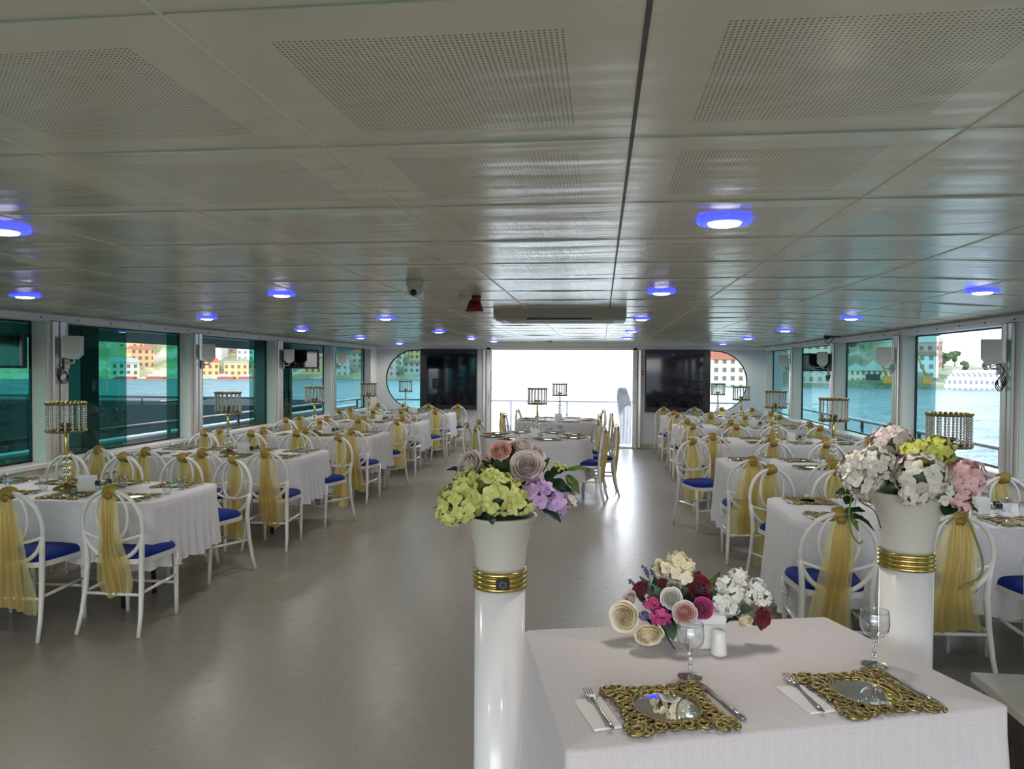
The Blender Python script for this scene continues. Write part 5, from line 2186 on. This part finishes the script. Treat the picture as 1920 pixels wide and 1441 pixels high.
def facade(name, wall, win, sx=3.2, sz=3.4):
    m, t, out = mat(name)
    b = t.n('ShaderNodeBsdfPrincipled')
    co = t.n('ShaderNodeTexCoord').outputs['Object']
    sp = t.n('ShaderNodeSeparateXYZ')
    t.set(sp.inputs[0], co)
    fu = t.math('FRACT', t.math('DIVIDE', t.math('ADD', t.math('ADD', sp.outputs[0], sp.outputs[1]), 500), sx))
    fz = t.math('FRACT', t.math('DIVIDE', t.math('ADD', sp.outputs[2], .4), sz))
    a = t.math('LESS_THAN', t.math('ABSOLUTE', t.math('SUBTRACT', fu, .5)), .24)
    c = t.math('LESS_THAN', t.math('ABSOLUTE', t.math('SUBTRACT', fz, .55)), .26)
    t.set(b.inputs['Base Color'], t.mix(t.math('MULTIPLY', a, c), (*wall, 1), (*win, 1)))
    b.inputs['Roughness'].default_value = .7
    t.set(out.inputs[0], b.outputs[0])
    return m


WALLS = [facade('cream facade', (.78, .68, .48), (.20, .16, .13)), facade('white facade', (.82, .80, .76), (.26, .26, .28)), facade('ochre facade', (.78, .50, .22), (.25, .14, .08)),
         facade('rose facade', (.70, .42, .34), (.22, .16, .15)), facade('stone facade', (.58, .53, .44), (.18, .17, .16))]
WNAME = ['cream', 'white', 'ochre', 'rose', 'stone']
ROOFS = [pm('red tile roof', (.50, .14, .07), .8), pm('grey roof', (.42, .42, .42), .7), pm('brown roof', (.35, .22, .15), .8), pm('pale green roof', (.42, .56, .47), .6)]
RNAME = ['red tiled', 'grey', 'brown', 'pale green']


def house(p, w, d, h, rz, wi, ri, pitch, label, group, cat='building'):
    t = thing('shore_building', label, cat, p, rz, group)
    MB().box((-w / 2, -d / 2, -3), (w / 2, d / 2, h)).build('facade', WALLS[wi], t)
    mb = MB()
    e = .5
    if pitch > 0:
        a, b = w / 2 + e, d / 2 + e
        mb.add([(-a, -b, h), (a, -b, h), (a, b, h), (-a, b, h), (-a * .8, 0, h + pitch), (a * .8, 0, h + pitch)], [(0, 1, 5, 4), (2, 3, 4, 5), (1, 2, 5), (3, 0, 4), (3, 2, 1, 0)], False)
    else:
        mb.box((-w / 2 - .2, -d / 2 - .2, h), (w / 2 + .2, d / 2 + .2, h + .6))
    mb.build('roof', ROOFS[ri], t)
    return t


hr = random.Random(77)
BUILT = []
for _px, _r, _pos, _R, _rad in ((409, 30, posL, RL, 6.5), (1372, 8, posR, RR_, 13), (1632, 20, posR, RR_, 12), (1830, 6, posR, RR_, 12), (1664, 4, posR, RR_, 2), (1738, 4, posR, RR_, 2)):
    _p = _pos(_px, _R + _r)
    BUILT.append((Vector((_p.x, _p.y)), _rad))


def village(pos, hgt, R, cols, side, palette, roofs):
    n = 0
    for px, rs in cols:
        r = R + rs
        w, dd, h = hr.uniform(7, 15), hr.uniform(7, 10), hr.uniform(5, 12)
        p = pos(px, r)
        rad = sqrt(w * w + dd * dd) / 2 + .6
        tries = 0
        while any((Vector((p.x, p.y)) - q).length < rad + q_r for q, q_r in BUILT) and tries < 90:
            tries += 1
            r = R + rs + 4.0 * tries
            p = pos(px, r)
        rs = r - R
        BUILT.append((Vector((p.x, p.y)), rad))
        p.z = hgt(px, r)
        d = p.normalized()
        rz = atan2(d.y, d.x) - pi / 2 + hr.uniform(-.25, .25)
        wi, ri = hr.choice(palette), hr.choice(roofs)
        where = 'on the waterfront' if rs < 20 else ('on the lower slope' if rs < 60 else 'high on the slope')
        house(p, w, dd, h, rz, wi, ri, hr.uniform(1.5, 3) if hr.random() < .7 else 0,
              '%s building, %s roof, %s across the water, through the %s' % (WNAME[wi], RNAME[ri], where, side), 'far buildings across the water, ' + side)
        n += 1


lcols = [(232, 8), (248, 45), (262, 18), (276, 70), (288, 10), (300, 48), (384, 14), (400, 60), (432, 22), (446, 8), (452, 75), (466, 34), (534, 18), (546, 50), (560, 10), (574, 40), (590, 16), (600, 60), (640, 14), (652, 44), (668, 20), (680, 60), (732, 12), (742, 36), (752, 16), (764, 40), (775, 14), (786, 34)] + [(228 + 7 * k, (k * 37) % 90 + 22) for k in range(13)] + [(380 + 8 * k, (k * 41) % 90 + 24) for k in range(12)] + [(536 + 9 * k, (k * 29) % 70 + 30) for k in range(8)]
village(posL, hgtL, RL, lcols, 'left windows', [0, 1, 2, 2, 3, 4], [0, 0, 1, 2])
rcols = [(1352, 44), (1368, 60), (1392, 50), (1446, 12), (1456, 40), (1466, 16), (1474, 60), (1508, 14), (1520, 40), (1532, 12), (1544, 36), (1552, 70), (1592, 60), (1720, 20), (1736, 10), (1738, 48)]
village(posR, hgtR, RR_, rcols, 'right windows', [0, 0, 1, 4, 3], [0, 2, 3, 1])

# named landmarks
p = posL(409, RL + 30)
p.z = hgtL(409, RL + 30)
t = thing('shore_tower', 'tall white tower on the far shore, seen through the left windows', 'tower', p)
MB().box((-4.0, -4.0, -3), (4.0, 4.0, 22)).build('shaft', pm('whitewash', (.88, .87, .84), .7), t)
MB().box((-4.6, -4.6, 22), (4.6, 4.6, 23)).build('parapet', ROOFS[1], t)
p = posR(1372, RR_ + 8)
p.z = SEA + 1.6
t = house(p, 22, 12, 9.0, atan2(p.y, p.x) - pi / 2, 0, 0, 3.2, 'long cream quay building with a red roof, seen through the right half-round window', None)
p = posR(1632, RR_ + 20)
p.z = SEA + 1.6
rz = atan2(p.y, p.x) - pi / 2
t = thing('boat_shed', 'wide cream boat shed with pale green gabled roofs and dark opening', 'building', p, rz)
MB().box((-16, -8, -2), (16, 8, 6.0)).build('facade', WALLS[0], t)
mb = MB()
for xc_, hw, hh in ((-8.5, 8.5, 3.6), (1.5, 7.0, 5.2), (11.5, 6.0, 3.6)):
    yb = -8.8 if xc_ != 1.5 else -9.6
    mb.add([(xc_ - hw, yb, 6), (xc_ + hw, yb, 6), (xc_, yb, 6 + hh), (xc_ - hw, 8.5, 6), (xc_ + hw, 8.5, 6), (xc_, 8.5, 6 + hh)], [(0, 1, 2), (5, 4, 3), (1, 4, 5, 2), (0, 2, 5, 3), (0, 3, 4, 1)], False)
mb.build('roof', ROOFS[3], t)
tag(MB().box((-2.6, -9.0, -1), (5.6, -7.9, 4.4)).build('shed_door', M['post_dark'], t), 'dark shed opening')
t.scale = (.62, .62, .82)
p = posR(1830, RR_ + 6)
p.z = SEA + 1.4
t = thing('white_terrace_building', 'long white tiered waterfront building, seen through the open right window', 'building', p, atan2(p.y, p.x) - pi / 2)
MB().box((-19, -6, -2), (19, 6, 2.6)).build('lower_tier', WALLS[1], t)
MB().box((-17, -5, 2.6), (18, 5, 5.0)).build('middle_tier', WALLS[1], t)
MB().box((-14, -4, 5.0), (17, 4, 7.0)).build('upper_tier', WALLS[1], t)
t.scale = (.52, .6, .8)
for px, rs, lab in ((1664, 4, 'orange quay crane beside the boat shed'), (1738, 4, 'orange quay crane near the open right window')):
    p = posR(px, RR_ + rs)
    p.z = SEA + 1.6
    t = thing('quay_crane', lab, 'crane', p, rz, 'orange cranes')
    MB().box((-1.6, -1.6, 0), (1.6, 1.6, 3.0), .2).build('cab', pm('orange paint', (.75, .32, .05), .5), t)
    MB().tube([(0, 0, 2.5), (-5, 0, 15)], [.45, .25], 6).build('boom', pm('orange boom paint', (.72, .34, .08), .5), t)
# a red and white ferry pier on the left shore
for k, px in enumerate((236, 292, 424, 464)):
    p = posL(px, RL - 6)
    p.z = SEA
    t = thing('moored_boat', 'red and white boat moored along the far left shore, %s from the left' % ORD[k], 'boat', p, atan2(p.y, p.x) - pi / 2, 'moored boats')
    mb = MB()
    mb.prism([(-8, -1.8), (6, -1.8), (9, 0), (6, 1.8), (-8, 1.8)], -.5, 2.0)
    mb.build('hull', pm('red hull %d' % k, (.62, .12, .06), .5), t)
    MB().box((-6, -1.4, 2.0), (4, 1.4, 4.4), .2).build('cabin', WALLS[1], t)
    t.scale = (.55, .55, .6)

# trees on the slopes
tr = random.Random(5)
M['tree_crown'] = pm('far tree crown', (.10, .16, .07), .9, noise=.5, nscale=.6, bump=.6, bscale=1.2)
M['tree_trunk'] = pm('tree trunk', (.10, .07, .05), .9)


def tree_proto(seed):
    r = random.Random(seed)
    t = thing('shore_tree', 'tree', 'tree')
    MB().tube([(0, 0, -2), (.1, 0, 4)], [.4, .25], 6).build('trunk', M['tree_trunk'], t)
    mb = MB()
    for k in range(9):
        mb.ball((r.uniform(-2.2, 2.2), r.uniform(-2.2, 2.2), 5.5 + r.uniform(-1.8, 3.4)), r.uniform(1.3, 2.3), 8, 6, (1, 1, .9))
    mb.build('crown', M['tree_crown'], t)
    return t


TP = tree_proto(1)


def clear_spot(pos, px, r):
    p = pos(px, r)
    for _ in range(40):
        if not any((Vector((p.x, p.y)) - q).length < 8.5 + q_r for q, q_r in BUILT):
            break
        r += 4.0
        p = pos(px, r)
    BUILT.append((Vector((p.x, p.y)), 6.5))
    return p
tcols = [(1446, 90), (1462, 70), (1476, 90), (1510, 80), (1530, 90), (1548, 90), (1590, 40), (1598, 70), (1606, 48), (1616, 80), (1624, 44), (1634, 70), (1642, 50), (1652, 90), (1660, 60), (1668, 76), (1722, 60), (1742, 40), (1768, 60), (1790, 70), (1812, 60), (1846, 70), (1870, 64)]
for k, (px, rs) in enumerate(tcols):
    p = clear_spot(posR, px, RR_ + rs)
    p.z = hgtR(px, p.length)
    nb = 'above the boat shed' if 1580 < px < 1680 else ('on the low bank behind the white tiered building' if px > 1750 else 'on the green slope')
    o = put(TP, 'tree', p, tr.uniform(0, 6), 'dark green tree %s across the water' % nb, 'trees on the right shore, ' + nb)
    sc = tr.uniform(1.1, 1.8) if px < 1750 else tr.uniform(.5, .8)
    o.scale = (sc, sc, sc)
for k, (px, rs) in enumerate(((535, 60), (550, 30), (566, 60), (580, 70), (596, 34), (604, 76), (634, 30), (646, 66), (660, 36), (674, 70), (736, 50), (756, 60), (780, 50))):
    p = clear_spot(posL, px, RL + rs)
    p.z = hgtL(px, p.length)
    o = put(TP, 'tree', p, tr.uniform(0, 6), 'dark green tree on the far slope, seen through the left windows', 'trees on the left shore')
    sc = tr.uniform(.9, 1.5)
    o.scale = (sc, sc, sc)
